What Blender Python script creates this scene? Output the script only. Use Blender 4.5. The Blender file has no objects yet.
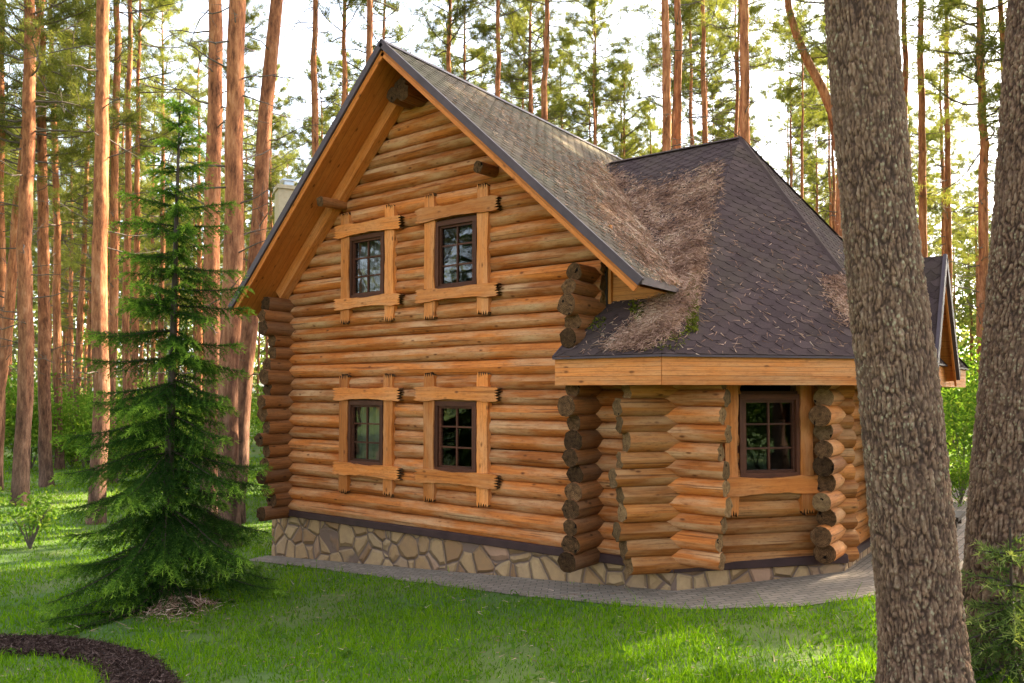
import bpy, math, random
import numpy as np
rnd = random.Random(7)
rs = np.random.RandomState(11)
R = math.radians
SC = bpy.context.scene
COL = SC.collection

# ------------------------------------------------------------------ camera
F_PX, PITCH, YAW, SHIFT = 783.3, 0.04, 0.634, 18.63
CAM = np.array([11.882, -9.157, 2.73])
cd = bpy.data.cameras.new('camera'); co = bpy.data.objects.new('camera', cd); COL.objects.link(co)
cd.sensor_width = 36; cd.sensor_fit = 'HORIZONTAL'; cd.lens = F_PX * 36 / 1024
cd.shift_y = SHIFT / 1024; cd.clip_end = 2000; cd.clip_start = 0.05
co.location = CAM; co.rotation_euler = (math.pi / 2 + PITCH, 0, YAW)
SC.camera = co

# ------------------------------------------------------------------ light
SUN_AZ = (0.40, 0.92); SUN_EL = 33
w = bpy.data.worlds.new('World'); SC.world = w; w.use_nodes = True
nt = w.node_tree; bg = nt.nodes['Background']
sky = nt.nodes.new('ShaderNodeTexSky'); sky.sky_type = 'NISHITA'; sky.sun_disc = False
sky.sun_elevation = R(SUN_EL); sky.sun_rotation = math.atan2(SUN_AZ[0], SUN_AZ[1])
sky.dust_density = 3.0; sky.ozone_density = 0.6; sky.air_density = 1.0
hs = nt.nodes.new('ShaderNodeHueSaturation'); hs.inputs['Saturation'].default_value = 0.55
nt.links.new(sky.outputs[0], hs.inputs['Color']); nt.links.new(hs.outputs[0], bg.inputs[0])
bg.inputs[1].default_value = 0.125
sl = bpy.data.lights.new('sun', 'SUN'); so = bpy.data.objects.new('sun', sl); COL.objects.link(so)
sl.energy = 4.2; sl.angle = R(0.6); sl.color = (1.0, 0.84, 0.60)
_n = math.hypot(*SUN_AZ); SD = np.array([SUN_AZ[0] / _n * math.cos(R(SUN_EL)), SUN_AZ[1] / _n * math.cos(R(SUN_EL)), math.sin(R(SUN_EL))])
from mathutils import Vector
so.rotation_euler = Vector(-SD).to_track_quat('-Z', 'Y').to_euler()
so.location = (20, 20, 40)
SC.view_settings.view_transform = 'Standard'; SC.view_settings.look = 'None'
SC.view_settings.exposure = 3.12; SC.view_settings.gamma = 1.0
SC.cycles.max_bounces = 7; SC.cycles.diffuse_bounces = 4; SC.cycles.transparent_max_bounces = 12
SC.cycles.sample_clamp_indirect = 6

# ------------------------------------------------------------------ where things stand
FW = np.array([-math.sin(YAW) * math.cos(PITCH), math.cos(YAW) * math.cos(PITCH), math.sin(PITCH)])
RT = np.array([math.cos(YAW), math.sin(YAW), 0.0]); UP = np.cross(RT, FW)
def ray(px, py): return FW + RT * ((px - 512) / F_PX) - UP * ((py - 341.5 - SHIFT) / F_PX)
def at_depth(px, py, d): return CAM + ray(px, py) * d
def ground_z(x, y=None):
    x = np.asarray(x, float); a, b = -3.5, 12.5
    t = np.clip(x, a, b)
    return -0.3 + 0.069 * t
def at_ground(px, py):
    d = ray(px, py); t = 12.0
    for _ in range(60):
        p = CAM + d * t; t += (p[2] - float(ground_z(p[0]))) / max(0.02, -d[2]) * 0.7
    p = CAM + d * t; return p

# ------------------------------------------------------------------ materials
def mat(name):
    m = bpy.data.materials.new(name); m.use_nodes = True
    return m, m.node_tree, m.node_tree.nodes['Principled BSDF']
class N:
    def __init__(s, nt): s.t = nt
    def new(s, typ, **k):
        n = s.t.nodes.new(typ)
        for a, b in k.items(): setattr(n, a, b)
        return n
    def l(s, a, b): s.t.links.new(a, b)
    def noise(s, vec, scale, detail=4, rough=.6):
        n = s.new('ShaderNodeTexNoise'); n.inputs['Scale'].default_value = scale; n.inputs['Detail'].default_value = detail
        n.inputs['Roughness'].default_value = rough
        if vec is not None: s.l(vec, n.inputs['Vector'])
        return n.outputs['Fac']
    def map(s, vec, sc, loc=(0, 0, 0)):
        n = s.new('ShaderNodeMapping'); n.inputs['Scale'].default_value = sc; n.inputs['Location'].default_value = loc
        s.l(vec, n.inputs['Vector']); return n.outputs[0]
    def ramp(s, fac, stops):
        n = s.new('ShaderNodeValToRGB'); e = n.color_ramp.elements
        while len(e) < len(stops): e.new(0.5)
        for i, (p, c) in enumerate(stops):
            e[i].position = p; e[i].color = (c[0], c[1], c[2], 1) if hasattr(c, '__len__') else (c, c, c, 1)
        s.l(fac, n.inputs[0]); return n.outputs[0]
    def mix(s, fac, a, b, mode='MIX'):
        n = s.new('ShaderNodeMix', data_type='RGBA', blend_type=mode)
        for v, i in ((fac, 0), (a, 6), (b, 7)):
            if hasattr(v, 'is_linked') or hasattr(v, 'links'): s.l(v, n.inputs[i])
            elif i == 0: n.inputs[0].default_value = v
            else: n.inputs[i].default_value = (v[0], v[1], v[2], 1)
        return n.outputs[2]
    def math(s, op, a, b=0.5, clamp=False):
        n = s.new('ShaderNodeMath', operation=op, use_clamp=clamp)
        for v, i in ((a, 0), (b, 1)):
            if hasattr(v, 'links'): s.l(v, n.inputs[i])
            else: n.inputs[i].default_value = v
        return n.outputs[0]
    def attr(s, name='rnd'):
        n = s.new('ShaderNodeAttribute'); n.attribute_name = name; return n.outputs['Fac']
    def bump(s, h, strength, dist, prev=None):
        n = s.new('ShaderNodeBump'); n.inputs['Strength'].default_value = strength; n.inputs['Distance'].default_value = dist
        s.l(h, n.inputs['Height'])
        if prev is not None: s.l(prev, n.inputs['Normal'])
        return n.outputs[0]
    def coord(s, which='Object'): return s.new('ShaderNodeTexCoord').outputs[which]

M = {}
def wood(name, lo, hi, grey, greyamt, rough=.55, knots=True, planks=0.0, crack=.5):
    m, t, b = mat(name); n = N(t)
    uv = n.coord('UV'); r = n.attr()
    cx = n.new('ShaderNodeCombineXYZ'); n.l(n.math('MULTIPLY', r, 37.0), cx.inputs[0]); n.l(n.math('MULTIPLY', r, 91.0), cx.inputs[1]); n.l(n.math('MULTIPLY', r, 13.0), cx.inputs[2])
    va = n.new('ShaderNodeVectorMath', operation='ADD'); n.l(uv, va.inputs[0]); n.l(cx.outputs[0], va.inputs[1]); v = va.outputs[0]
    grain = n.noise(n.map(v, (1.6, 40, 1)), 1.0, 6, .65)
    broad = n.noise(n.map(v, (.7, 3.0, 1)), 1.3, 4, .6)
    c = n.mix(n.ramp(grain, [(.3, 0), (.72, 1)]), lo, hi)
    tint = n.mix(r, (.58, .55, .50), (1.26, 1.25, 1.24)); c = n.mix(1.0, c, tint, 'MULTIPLY')
    c = n.mix(n.math('MULTIPLY', n.ramp(broad, [(.42, 0), (.72, 1)]), greyamt), c, grey)
    fine = n.noise(n.map(v, (4, 13, 1)), 2.0, 6, .75)
    c = n.mix(n.ramp(fine, [(.5, 0), (.72, .6)]), c, tuple(x * .45 for x in lo))
    # drying cracks running along the grain
    ck = n.ramp(n.noise(n.map(v, (.55, 30, 1)), 1.0, 3, .5), [(.635, 0), (.66, 1)])
    c = n.mix(n.math('MULTIPLY', ck, crack), c, tuple(x * .16 for x in lo))
    if knots:
        vo = n.new('ShaderNodeTexVoronoi'); n.l(n.map(v, (3.0, 6.5, 1)), vo.inputs['Vector']); vo.inputs['Scale'].default_value = 1
        k = n.ramp(vo.outputs['Distance'], [(.06, 1), (.15, 0)])
        c = n.mix(n.math('MULTIPLY', k, .85), c, tuple(x * .3 for x in lo))
    if planks:
        sx = n.new('ShaderNodeSeparateXYZ'); n.l(uv, sx.inputs[0])
        fr = n.math('FRACT', n.math('DIVIDE', sx.outputs[1], planks)); g = n.ramp(fr, [(.0, 1), (.035, 0), (.965, 0), (1, 1)])
        c = n.mix(n.math('MULTIPLY', g, .8), c, tuple(x * .15 for x in lo))
    n.l(c, b.inputs['Base Color']); b.inputs['Roughness'].default_value = rough
    b.inputs['Specular IOR Level'].default_value = .18
    bp = n.bump(grain, .35, .006); bp = n.bump(n.math('MULTIPLY', ck, -1), .6 * crack, .02, bp); bp = n.bump(fine, .3, .008, bp)
    n.l(bp, b.inputs['Normal'])
    M[name] = m; return m
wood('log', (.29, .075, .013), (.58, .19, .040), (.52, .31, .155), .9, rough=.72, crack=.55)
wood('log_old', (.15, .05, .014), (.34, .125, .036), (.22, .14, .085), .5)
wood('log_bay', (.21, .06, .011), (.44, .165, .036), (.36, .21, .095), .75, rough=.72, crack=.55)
wood('trim', (.43, .12, .021), (.64, .225, .05), (.55, .34, .17), .35, crack=.4)
wood('board', (.40, .135, .025), (.60, .235, .05), (.42, .24, .10), .3, planks=.115, crack=.2)
wood('soffit', (.42, .115, .018), (.60, .19, .036), (.46, .2, .06), .3, planks=.14, crack=.15)
wood('fascia', (.42, .125, .026), (.61, .22, .054), (.42, .29, .15), .4, planks=.112, crack=.25)
wood('frame', (.055, .018, .009), (.10, .034, .016), (.08, .034, .02), .3, knots=False, crack=.1)
wood('dark_wood', (.03, .02, .014), (.07, .045, .03), (.05, .04, .03), .4, crack=.3)

def simple(name, c1, c2, scale=8, rough=.7, bump=.2, dist=.01, metal=0, spec=.5):
    m, t, b = mat(name); n = N(t); f = n.noise(n.coord(), scale, 6, .65)
    n.l(n.mix(n.ramp(f, [(.3, 0), (.7, 1)]), c1, c2), b.inputs['Base Color'])
    b.inputs['Roughness'].default_value = rough; b.inputs['Metallic'].default_value = metal; b.inputs['Specular IOR Level'].default_value = spec
    if bump: n.l(n.bump(f, bump, dist), b.inputs['Normal'])
    M[name] = m; return m
def ends(name, dark, light, ring):
    m, t, b = mat(name); n = N(t); o = n.coord(); sx = n.new('ShaderNodeSeparateXYZ'); n.l(n.coord('UV'), sx.inputs[0])
    f = n.noise(o, 20, 5, .7); k = n.math('SINE', n.math('ADD', n.math('MULTIPLY', sx.outputs[0], 42.0), n.math('MULTIPLY', f, 9.0)))
    c = n.mix(n.ramp(f, [(.3, 0), (.7, 1)]), dark, light); c = n.mix(n.math('MULTIPLY', n.ramp(k, [(.35, 0), (.8, 1)]), ring), c, dark)
    c = n.mix(1.0, c, n.mix(n.attr(), (.55, .55, .55), (1.5, 1.45, 1.4)), 'MULTIPLY')
    ck = n.ramp(n.noise(n.map(o, (9, 9, 9)), 1.2, 2, .5), [(.66, 0), (.69, 1)]); c = n.mix(ck, c, (.006, .004, .003))
    n.l(c, b.inputs['Base Color']); b.inputs['Roughness'].default_value = .95; b.inputs['Specular IOR Level'].default_value = .06
    n.l(n.bump(k, .35, .01, n.bump(f, .8, .02)), b.inputs['Normal']); M[name] = m
ends('char', (.024, .013, .007), (.16, .082, .036), .7)
ends('end_grain', (.085, .045, .02), (.30, .18, .085), .6)
simple('end_pale', (.22, .15, .085), (.38, .27, .16), 26, .8, .5, .01)
simple('metal_trim', (.045, .028, .030), (.075, .048, .052), 3, .55, .03, spec=.3)
simple('flashing', (.028, .014, .013), (.055, .028, .024), 4, .6, .03, spec=.2)
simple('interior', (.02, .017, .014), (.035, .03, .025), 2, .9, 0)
simple('curtain', (.22, .20, .17), (.32, .29, .25), 5, .9, .1)
simple('stucco', (.40, .33, .22), (.52, .44, .30), 9, .9, .3)
simple('zinc', (.35, .42, .55), (.5, .56, .66), 5, .35, .05, metal=.8)
simple('roof_far', (.08, .06, .055), (.13, .10, .09), 8, .8, .3)
simple('twig', (.055, .04, .03), (.13, .095, .07), 14, .9, .3)
simple('soil', (.02, .012, .010), (.055, .034, .028), 30, .95, 1, .03)

def stone():
    m, t, b = mat('stone'); n = N(t); v = n.coord()
    wv = n.new('ShaderNodeVectorMath', operation='ADD'); nz = n.new('ShaderNodeTexNoise'); nz.inputs['Scale'].default_value = 3
    n.l(v, nz.inputs['Vector']); sc = n.new('ShaderNodeVectorMath', operation='SCALE'); sc.inputs['Scale'].default_value = .05; n.l(nz.outputs['Color'], sc.inputs[0])
    n.l(v, wv.inputs[0]); n.l(sc.outputs[0], wv.inputs[1]); mv = n.map(wv.outputs[0], (3.3, 3.3, 3.0))
    e = n.new('ShaderNodeTexVoronoi', feature='DISTANCE_TO_EDGE'); n.l(mv, e.inputs['Vector']); e.inputs['Scale'].default_value = 1
    c = n.new('ShaderNodeTexVoronoi'); n.l(mv, c.inputs['Vector']); c.inputs['Scale'].default_value = 1
    sep = n.new('ShaderNodeSeparateColor'); n.l(c.outputs['Color'], sep.inputs[0])
    cell = n.ramp(sep.outputs[0], [(0, (.21, .10, .036)), (.3, (.29, .165, .068)), (.6, (.37, .235, .11)), (.8, (.28, .175, .09)), (1, (.33, .18, .105))])
    ns = n.noise(v, 9, 6, .7); cell = n.mix(n.ramp(ns, [(.35, 0), (.75, .55)]), cell, (.17, .10, .055))
    col = n.mix(n.ramp(e.outputs['Distance'], [(.022, 1), (.042, 0)]), cell, (.13, .078, .052))
    n.l(col, b.inputs['Base Color']); b.inputs['Roughness'].default_value = .85
    bp = n.bump(n.ramp(e.outputs['Distance'], [(.015, 0), (.12, 1)]), 1.0, .05); bp = n.bump(ns, .4, .015, bp); n.l(bp, b.inputs['Normal'])
    M['stone'] = m
stone()
def shingle(name, lo, hi, moss, mossamt):
    m, t, b = mat(name); n = N(t); v = n.coord(); r = n.attr()
    c = n.mix(r, lo, hi)
    g = n.noise(v, 60, 4, .8); c = n.mix(n.ramp(g, [(.35, .0), (.75, .5)]), c, tuple(x * 1.9 for x in hi))
    st = n.noise(n.map(v, (1, 1, .5)), 1.4, 5, .65)
    c = n.mix(n.math('MULTIPLY', n.ramp(st, [(.42, 0), (.68, 1)]), mossamt), c, moss)
    n.l(c, b.inputs['Base Color']); b.inputs['Roughness'].default_value = .95; b.inputs['Specular IOR Level'].default_value = .08
    n.l(n.bump(g, .5, .004), b.inputs['Normal']); M[name] = m
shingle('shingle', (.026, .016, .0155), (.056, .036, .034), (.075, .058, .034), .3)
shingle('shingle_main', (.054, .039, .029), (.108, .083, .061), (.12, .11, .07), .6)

def glass():
    m, t, b = mat('window_glass'); n = N(t); t.nodes.remove(b)
    out = t.nodes['Material Output']; mx = n.new('ShaderNodeMixShader'); tr = n.new('ShaderNodeBsdfTransparent'); gl = n.new('ShaderNodeBsdfGlossy')
    tr.inputs[0].default_value = (.62, .66, .62, 1); gl.inputs['Roughness'].default_value = .02; gl.inputs[0].default_value = (.95, .97, 1, 1)
    fr = n.new('ShaderNodeFresnel'); fr.inputs[0].default_value = 1.62
    nz = n.noise(n.coord(), 3.0, 1, .4); bp = n.bump(nz, .12, .02); n.l(bp, gl.inputs['Normal'])
    n.l(fr.outputs[0], mx.inputs[0]); n.l(tr.outputs[0], mx.inputs[1]); n.l(gl.outputs[0], mx.inputs[2]); n.l(mx.outputs[0], out.inputs[0]); M['glass'] = m
glass()

def foliage(name, stops, trans=.45, rough=.6, objvar=.0):
    m, t, b = mat(name); n = N(t); r = n.attr()
    c = n.ramp(r, stops)
    if objvar:
        oi = n.new('ShaderNodeObjectInfo'); c = n.mix(1.0, c, n.mix(oi.outputs['Random'], (1 - objvar,) * 3, (1 + objvar, 1 + objvar, 1 + objvar * .4)), 'MULTIPLY')
    out = t.nodes['Material Output']
    d = n.new('ShaderNodeBsdfDiffuse'); tl = n.new('ShaderNodeBsdfTranslucent'); mx = n.new('ShaderNodeMixShader'); mx.inputs[0].default_value = trans
    n.l(c, d.inputs[0]); n.l(n.mix(1.0, c, (1.15, 1.1, .6), 'MULTIPLY'), tl.inputs[0])
    n.l(d.outputs[0], mx.inputs[1]); n.l(tl.outputs[0], mx.inputs[2]); t.nodes.remove(b); n.l(mx.outputs[0], out.inputs[0]); M[name] = m
foliage('pine_needles', [(0, (.08, .105, .026)), (.5, (.15, .17, .045)), (1, (.26, .25, .08))], .55, objvar=.25)
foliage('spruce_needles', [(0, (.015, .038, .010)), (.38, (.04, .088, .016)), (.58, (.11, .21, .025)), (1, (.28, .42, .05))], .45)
foliage('juniper_needles', [(0, (.05, .09, .025)), (.4, (.14, .19, .05)), (1, (.40, .42, .13))], .45)
foliage('grass', [(0, (.05, .12, .006)), (.5, (.13, .26, .008)), (.85, (.21, .35, .014)), (1, (.30, .34, .04))], .55)
foliage('leaf', [(0, (.06, .14, .018)), (.6, (.13, .23, .03)), (1, (.25, .30, .06))], .55, objvar=.2)
foliage('far_foliage', [(0, (.08, .11, .03)), (.5, (.16, .19, .06)), (1, (.26, .26, .10))], .5)
foliage('litter', [(0, (.07, .034, .024)), (.35, (.24, .13, .09)), (.75, (.44, .27, .19)), (1, (.62, .46, .34))], .1)
foliage('mulch_chip', [(0, (.018, .011, .009)), (.6, (.05, .03, .024)), (1, (.12, .08, .065))], .05)
foliage('moss', [(0, (.06, .07, .012)), (1, (.16, .16, .02))], .2)

def bark_pine():
    m, t, b = mat('pine_bark'); n = N(t); v = n.coord(); oi = n.new('ShaderNodeObjectInfo')
    sx = n.new('ShaderNodeSeparateXYZ'); n.l(v, sx.inputs[0])
    of = n.new('ShaderNodeVectorMath', operation='ADD'); cx = n.new('ShaderNodeCombineXYZ'); n.l(n.math('MULTIPLY', oi.outputs['Random'], 60.), cx.inputs[2]); n.l(v, of.inputs[0]); n.l(cx.outputs[0], of.inputs[1]); vv = of.outputs[0]
    pl = n.math('ADD', n.math('MULTIPLY', n.noise(n.map(vv, (9, 9, 2.0)), 1.3, 7, .75), .65), n.math('MULTIPLY', n.noise(n.map(vv, (2.2, 2.2, .8)), 1.5, 4, .6), .35))
    h = n.math('ADD', sx.outputs[2], n.math('MULTIPLY', n.noise(n.map(vv, (1, 1, .6)), 1.2, 3), 3.0))
    k = n.ramp(n.math('DIVIDE', h, 14.0), [(.16, 0), (.62, 1)])
    low = n.ramp(pl, [(.38, (.035, .02, .015)), (.5, (.12, .068, .048)), (.62, (.25, .15, .105))])
    up = n.ramp(pl, [(.38, (.09, .034, .017)), (.48, (.29, .11, .05)), (.56, (.43, .18, .08)), (.66, (.56, .29, .16))])
    c = n.mix(k, low, up); c = n.mix(1.0, c, n.mix(oi.outputs['Random'], (.72, .74, .78), (1.15, 1.1, 1.05)), 'MULTIPLY')
    n.l(c, b.inputs['Base Color']); b.inputs['Roughness'].default_value = .9; b.inputs['Specular IOR Level'].default_value = .15
    n.l(n.bump(pl, 1.0, .06), b.inputs['Normal']); M['pine_bark'] = m
bark_pine()
def bark_old():
    m, t, b = mat('old_bark'); n = N(t); v = n.coord(); r = n.attr()
    fl = n.noise(n.map(v, (14, 14, 6)), 1.7, 7, .72)
    c = n.ramp(r, [(.0, (.016, .009, .006)), (.3, (.06, .031, .019)), (.52, (.19, .103, .062)), (.78, (.30, .19, .122)), (1, (.41, .285, .195))])
    c = n.mix(n.ramp(fl, [(.35, .75), (.6, 0)]), c, (.05, .032, .025))
    c = n.mix(n.ramp(n.noise(v, 2.2, 3), [(.45, 0), (.7, .4)]), c, (.17, .10, .065))
    li = n.new('ShaderNodeTexVoronoi'); n.l(n.map(v, (34, 34, 26)), li.inputs['Vector']); li.inputs['Scale'].default_value = 1.0
    lm = n.math('MULTIPLY', n.ramp(li.outputs['Distance'], [(.2, 1), (.4, 0)]), n.ramp(n.noise(n.map(v, (1.5, 1.5, .7)), 1.5, 3), [(.40, 0), (.52, 1)]))
    lm = n.math('MULTIPLY', lm, n.ramp(r, [(.35, 0), (.6, 1)]))
    c = n.mix(n.math('MULTIPLY', lm, .6), c, (.36, .33, .20))
    n.l(c, b.inputs['Base Color']); b.inputs['Roughness'].default_value = .92; b.inputs['Specular IOR Level'].default_value = .15
    n.l(n.bump(fl, .9, .02), b.inputs['Normal']); M['old_bark'] = m
bark_old()
def ground_mat():
    m, t, b = mat('lawn_soil'); n = N(t); v = n.coord()
    a = n.noise(v, .35, 5, .6); f = n.noise(v, 22, 5, .75)
    c = n.mix(n.ramp(a, [(.42, 0), (.62, 1)]), (.05, .115, .008), (.10, .135, .02))
    c = n.mix(n.ramp(f, [(.46, 0), (.78, .6)]), c, (.075, .055, .022))
    n.l(c, b.inputs['Base Color']); b.inputs['Roughness'].default_value = .95; n.l(n.bump(f, .8, .04), b.inputs['Normal']); M['lawn_soil'] = m
ground_mat()
def paver():
    m, t, b = mat('paver'); n = N(t); v = n.coord('UV')
    br = n.new('ShaderNodeTexBrick'); n.l(v, br.inputs['Vector']); br.inputs['Scale'].default_value = 1
    br.inputs['Brick Width'].default_value = .2; br.inputs['Row Height'].default_value = .1; br.inputs['Mortar Size'].default_value = .007
    br.inputs['Color1'].default_value = (.18, .135, .095, 1); br.inputs['Color2'].default_value = (.26, .20, .145, 1); br.inputs['Mortar'].default_value = (.05, .045, .03, 1)
    ns = n.noise(n.coord(), 6, 6, .7); c = n.mix(n.ramp(ns, [(.4, 0), (.75, .6)]), br.outputs['Color'], (.11, .09, .065))
    n.l(c, b.inputs['Base Color']); b.inputs['Roughness'].default_value = .9
    n.l(n.bump(n.math('MULTIPLY', br.outputs['Fac'], -1), .7, .012), b.inputs['Normal']); M['paver'] = m
paver()

# ------------------------------------------------------------------ mesh collecting
class G:
    """Collects vertices (with uv and a random value) and faces, links them as ONE mesh object."""
    def __init__(s): s.V = []; s.U = []; s.R = []; s.F = []; s.MI = []; s.n = 0
    def add(s, V, F, U=None, r=0.5, mi=0):
        V = np.asarray(V, float); k = len(V); s.V.append(V)
        s.U.append(np.zeros((k, 2)) if U is None else np.asarray(U, float))
        s.R.append(np.full(k, r) if np.isscalar(r) else np.asarray(r, float))
        for f in F: s.F.append(tuple(i + s.n for i in f))
        s.MI.extend([mi] * len(F) if np.isscalar(mi) else list(mi)); s.n += k
    def build(s, name, mats, parent=None, smooth=False, bevel=0, loc=None):
        V = np.concatenate(s.V); U = np.concatenate(s.U); Rr = np.concatenate(s.R)
        me = bpy.data.meshes.new(name); lens = np.array([len(f) for f in s.F], np.int32); flat = np.fromiter((i for f in s.F for i in f), np.int32)
        return finish(me, name, V, flat, lens, U, Rr, np.array(s.MI, np.int32), mats, parent, smooth, bevel, loc)
def finish(me, name, V, flat, lens, U, Rr, MI, mats, parent=None, smooth=False, bevel=0, loc=None):
    if loc is not None: V = V - np.asarray(loc)
    me.vertices.add(len(V)); me.vertices.foreach_set('co', V.astype(np.float32).ravel())
    me.loops.add(len(flat)); me.loops.foreach_set('vertex_index', flat)
    st = np.zeros(len(lens), np.int32); st[1:] = np.cumsum(lens)[:-1]
    me.polygons.add(len(lens)); me.polygons.foreach_set('loop_start', st); me.polygons.foreach_set('loop_total', lens)
    if MI is not None: me.polygons.foreach_set('material_index', MI)
    me.polygons.foreach_set('use_smooth', np.full(len(lens), bool(smooth)))
    me.update(calc_edges=True)
    if U is not None:
        ul = me.uv_layers.new(name='UVMap'); ul.data.foreach_set('uv', U[flat].astype(np.float32).ravel())
    at = me.attributes.new('rnd', 'FLOAT', 'POINT'); at.data.foreach_set('value', Rr.astype(np.float32))
    for m_ in (mats if isinstance(mats, (list, tuple)) else [mats]): me.materials.append(M[m_])
    me.validate()
    o = bpy.data.objects.new(name, me); COL.objects.link(o)
    if parent is not None: o.parent = parent
    elif loc is not None: o.location = loc
    if bevel:
        bv = o.modifiers.new('bevel', 'BEVEL'); bv.width = bevel; bv.segments = 2; bv.limit_method = 'ANGLE'
    return o
def thing(name, label, cat, loc=(0, 0, 0), group=None):
    o = bpy.data.objects.new(name, None); COL.objects.link(o); o.location = loc
    o.empty_display_size = .3; return tag(o, label, cat, group)
def tag(o, label=None, cat=None, group=None, kind=None):
    if label: o['label'] = label
    if cat: o['category'] = cat
    if group: o['group'] = group
    if kind: o['kind'] = kind
    return o
def unit(v): v = np.asarray(v, float); return v / (np.linalg.norm(v) + 1e-12)

def tube(g, P, rad, seg=12, r=.5, mi=0, c0=None, c1=None, rough=0.0, upv=(0, 0, 1), endwobble=0.0, seam=0.0):
    P = np.asarray(P, float); n = len(P); rad = np.broadcast_to(np.asarray(rad, float), (n,))
    T = np.gradient(P, axis=0); T /= np.linalg.norm(T, axis=1)[:, None] + 1e-12
    upv = np.asarray(upv, float)
    if abs(T[0] @ upv) > .95: upv = np.array([1., 0, 0])
    A = np.cross(T, upv); A /= np.linalg.norm(A, axis=1)[:, None]; B = np.cross(A, T)
    th = np.linspace(0, 2 * np.pi, seg + 1) + seam
    L = np.concatenate([[0], np.cumsum(np.linalg.norm(np.diff(P, axis=0), axis=1))])
    rr = rad[:, None] * np.ones(seg + 1)
    if rough:
        d = rs.randn(n, seg) * rough
        d = (d + np.roll(d, 1, 1) + np.roll(d, -1, 1)) / 2
        rr = rr + np.concatenate([d, d[:, :1]], 1) * rad[:, None]
    V = P[:, None] + rr[..., None] * (np.cos(th)[None, :, None] * A[:, None] + np.sin(th)[None, :, None] * B[:, None])
    if endwobble:
        for e, sg in ((0, -1), (n - 1, 1)):
            w_ = rs.rand(seg) * endwobble; w_ = np.append(w_, w_[0]); V[e] += sg * T[e] * w_[:, None]
    U = np.stack(np.broadcast_arrays(L[:, None], (th * rad.mean())[None]), -1)
    idx = np.arange(n * (seg + 1)).reshape(n, seg + 1)
    F = [(idx[i, j], idx[i, j + 1], idx[i + 1, j + 1], idx[i + 1, j]) for i in range(n - 1) for j in range(seg)]
    g.add(V.reshape(-1, 3), F, U.reshape(-1, 2), r, mi)
    for e, cm in ((0, c0), (n - 1, c1)):
        if cm is None: continue
        ring = V[e][:-1]; c = ring.mean(0) + (T[e] * (.01 if e else -.01))
        q = np.concatenate([ring, [c]]); k = seg
        FF = [((j + 1) % k, j, k) if e == 0 else (j, (j + 1) % k, k) for j in range(k)]
        g.add(q, FF, np.c_[np.r_[np.ones(k), 0], np.full(k + 1, r * 50)], r, cm)

def log(g, a, b, rad, mi=0, c0=1, c1=1, bend=.012, step=.16, seg=14, endw=.03, seam=None):
    a = np.asarray(a, float); b = np.asarray(b, float); L = np.linalg.norm(b - a); n = max(3, int(L / step) + 1)
    t = np.linspace(0, 1, n); P = a + (b - a) * t[:, None]
    d = (b - a) / L; sd = unit(np.cross(d, (0, 0, 1)))
    ph = rnd.random() * 6
    P = P + sd * (np.sin(t * L * 1.1 + ph) * bend)[:, None] + np.array([0, 0, 1]) * (np.sin(t * L * .8 + ph * 2) * bend * .6)[:, None]
    tap = rnd.choice((-1, 1)) * rnd.uniform(.02, .10)
    kn = 1 + tap * (t - .5) + np.convolve(rs.randn(n + 4) * .022, np.ones(5) / 5, 'valid')
    tube(g, P, rad * kn, seg, rnd.random(), mi, c0, c1, rough=.007, endwobble=endw, seam=-np.pi / 2 if seam is None else seam)

def box(g, c, ax, size, r=None, mi=0):
    """c centre, ax three axes (first = long axis), size full lengths"""
    c = np.asarray(c, float); ax = [np.asarray(a, float) for a in ax]; r = rnd.random() if r is None else r
    h = [s / 2 for s in size]
    for i in range(3):
        for sg in (-1, 1):
            u, v = (i + 1) % 3, (i + 2) % 3
            q = []; uv = []
            for su, sv in ((-1, -1), (1, -1), (1, 1), (-1, 1)):
                p = [0, 0, 0]; p[i] = sg * h[i]; p[u] = su * h[u]; p[v] = sv * h[v]
                q.append(c + ax[0] * p[0] + ax[1] * p[1] + ax[2] * p[2]); uv.append((p[0] + (p[1] if i == 0 else 0), p[2] + (p[1] if i == 2 else 0)))
            f = (0, 1, 2, 3) if sg > 0 else (3, 2, 1, 0)
            if np.dot(np.cross(ax[0], ax[1]), ax[2]) < 0: f = f[::-1]
            g.add(q, [f], uv, r, mi)
def prism(g, pts, n, depth, r=None, mi=0, side_mi=None, axis=None):
    """polygon pts (ccw seen along -n) pushed back by depth"""
    P = np.asarray(pts, float); n = unit(n); k = len(P); r = rnd.random() if r is None else r
    ax = unit(P[1] - P[0]) if axis is None else unit(axis); ay = np.cross(n, ax)
    U = np.c_[P @ ax, P @ ay]
    g.add(np.concatenate([P]), [tuple(range(k))], U, r, mi)
    Q = P - n * depth; g.add(Q, [tuple(range(k - 1, -1, -1))], U, r, mi)
    for i in range(k):
        j = (i + 1) % k; sm = mi if side_mi is None else side_mi[i]
        g.add([P[i], Q[i], Q[j], P[j]], [(0, 1, 2, 3)], [U[i], U[i] + (0, depth), U[j] + (0, depth), U[j]], r, sm)
X, Y, Z = np.eye(3)

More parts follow.
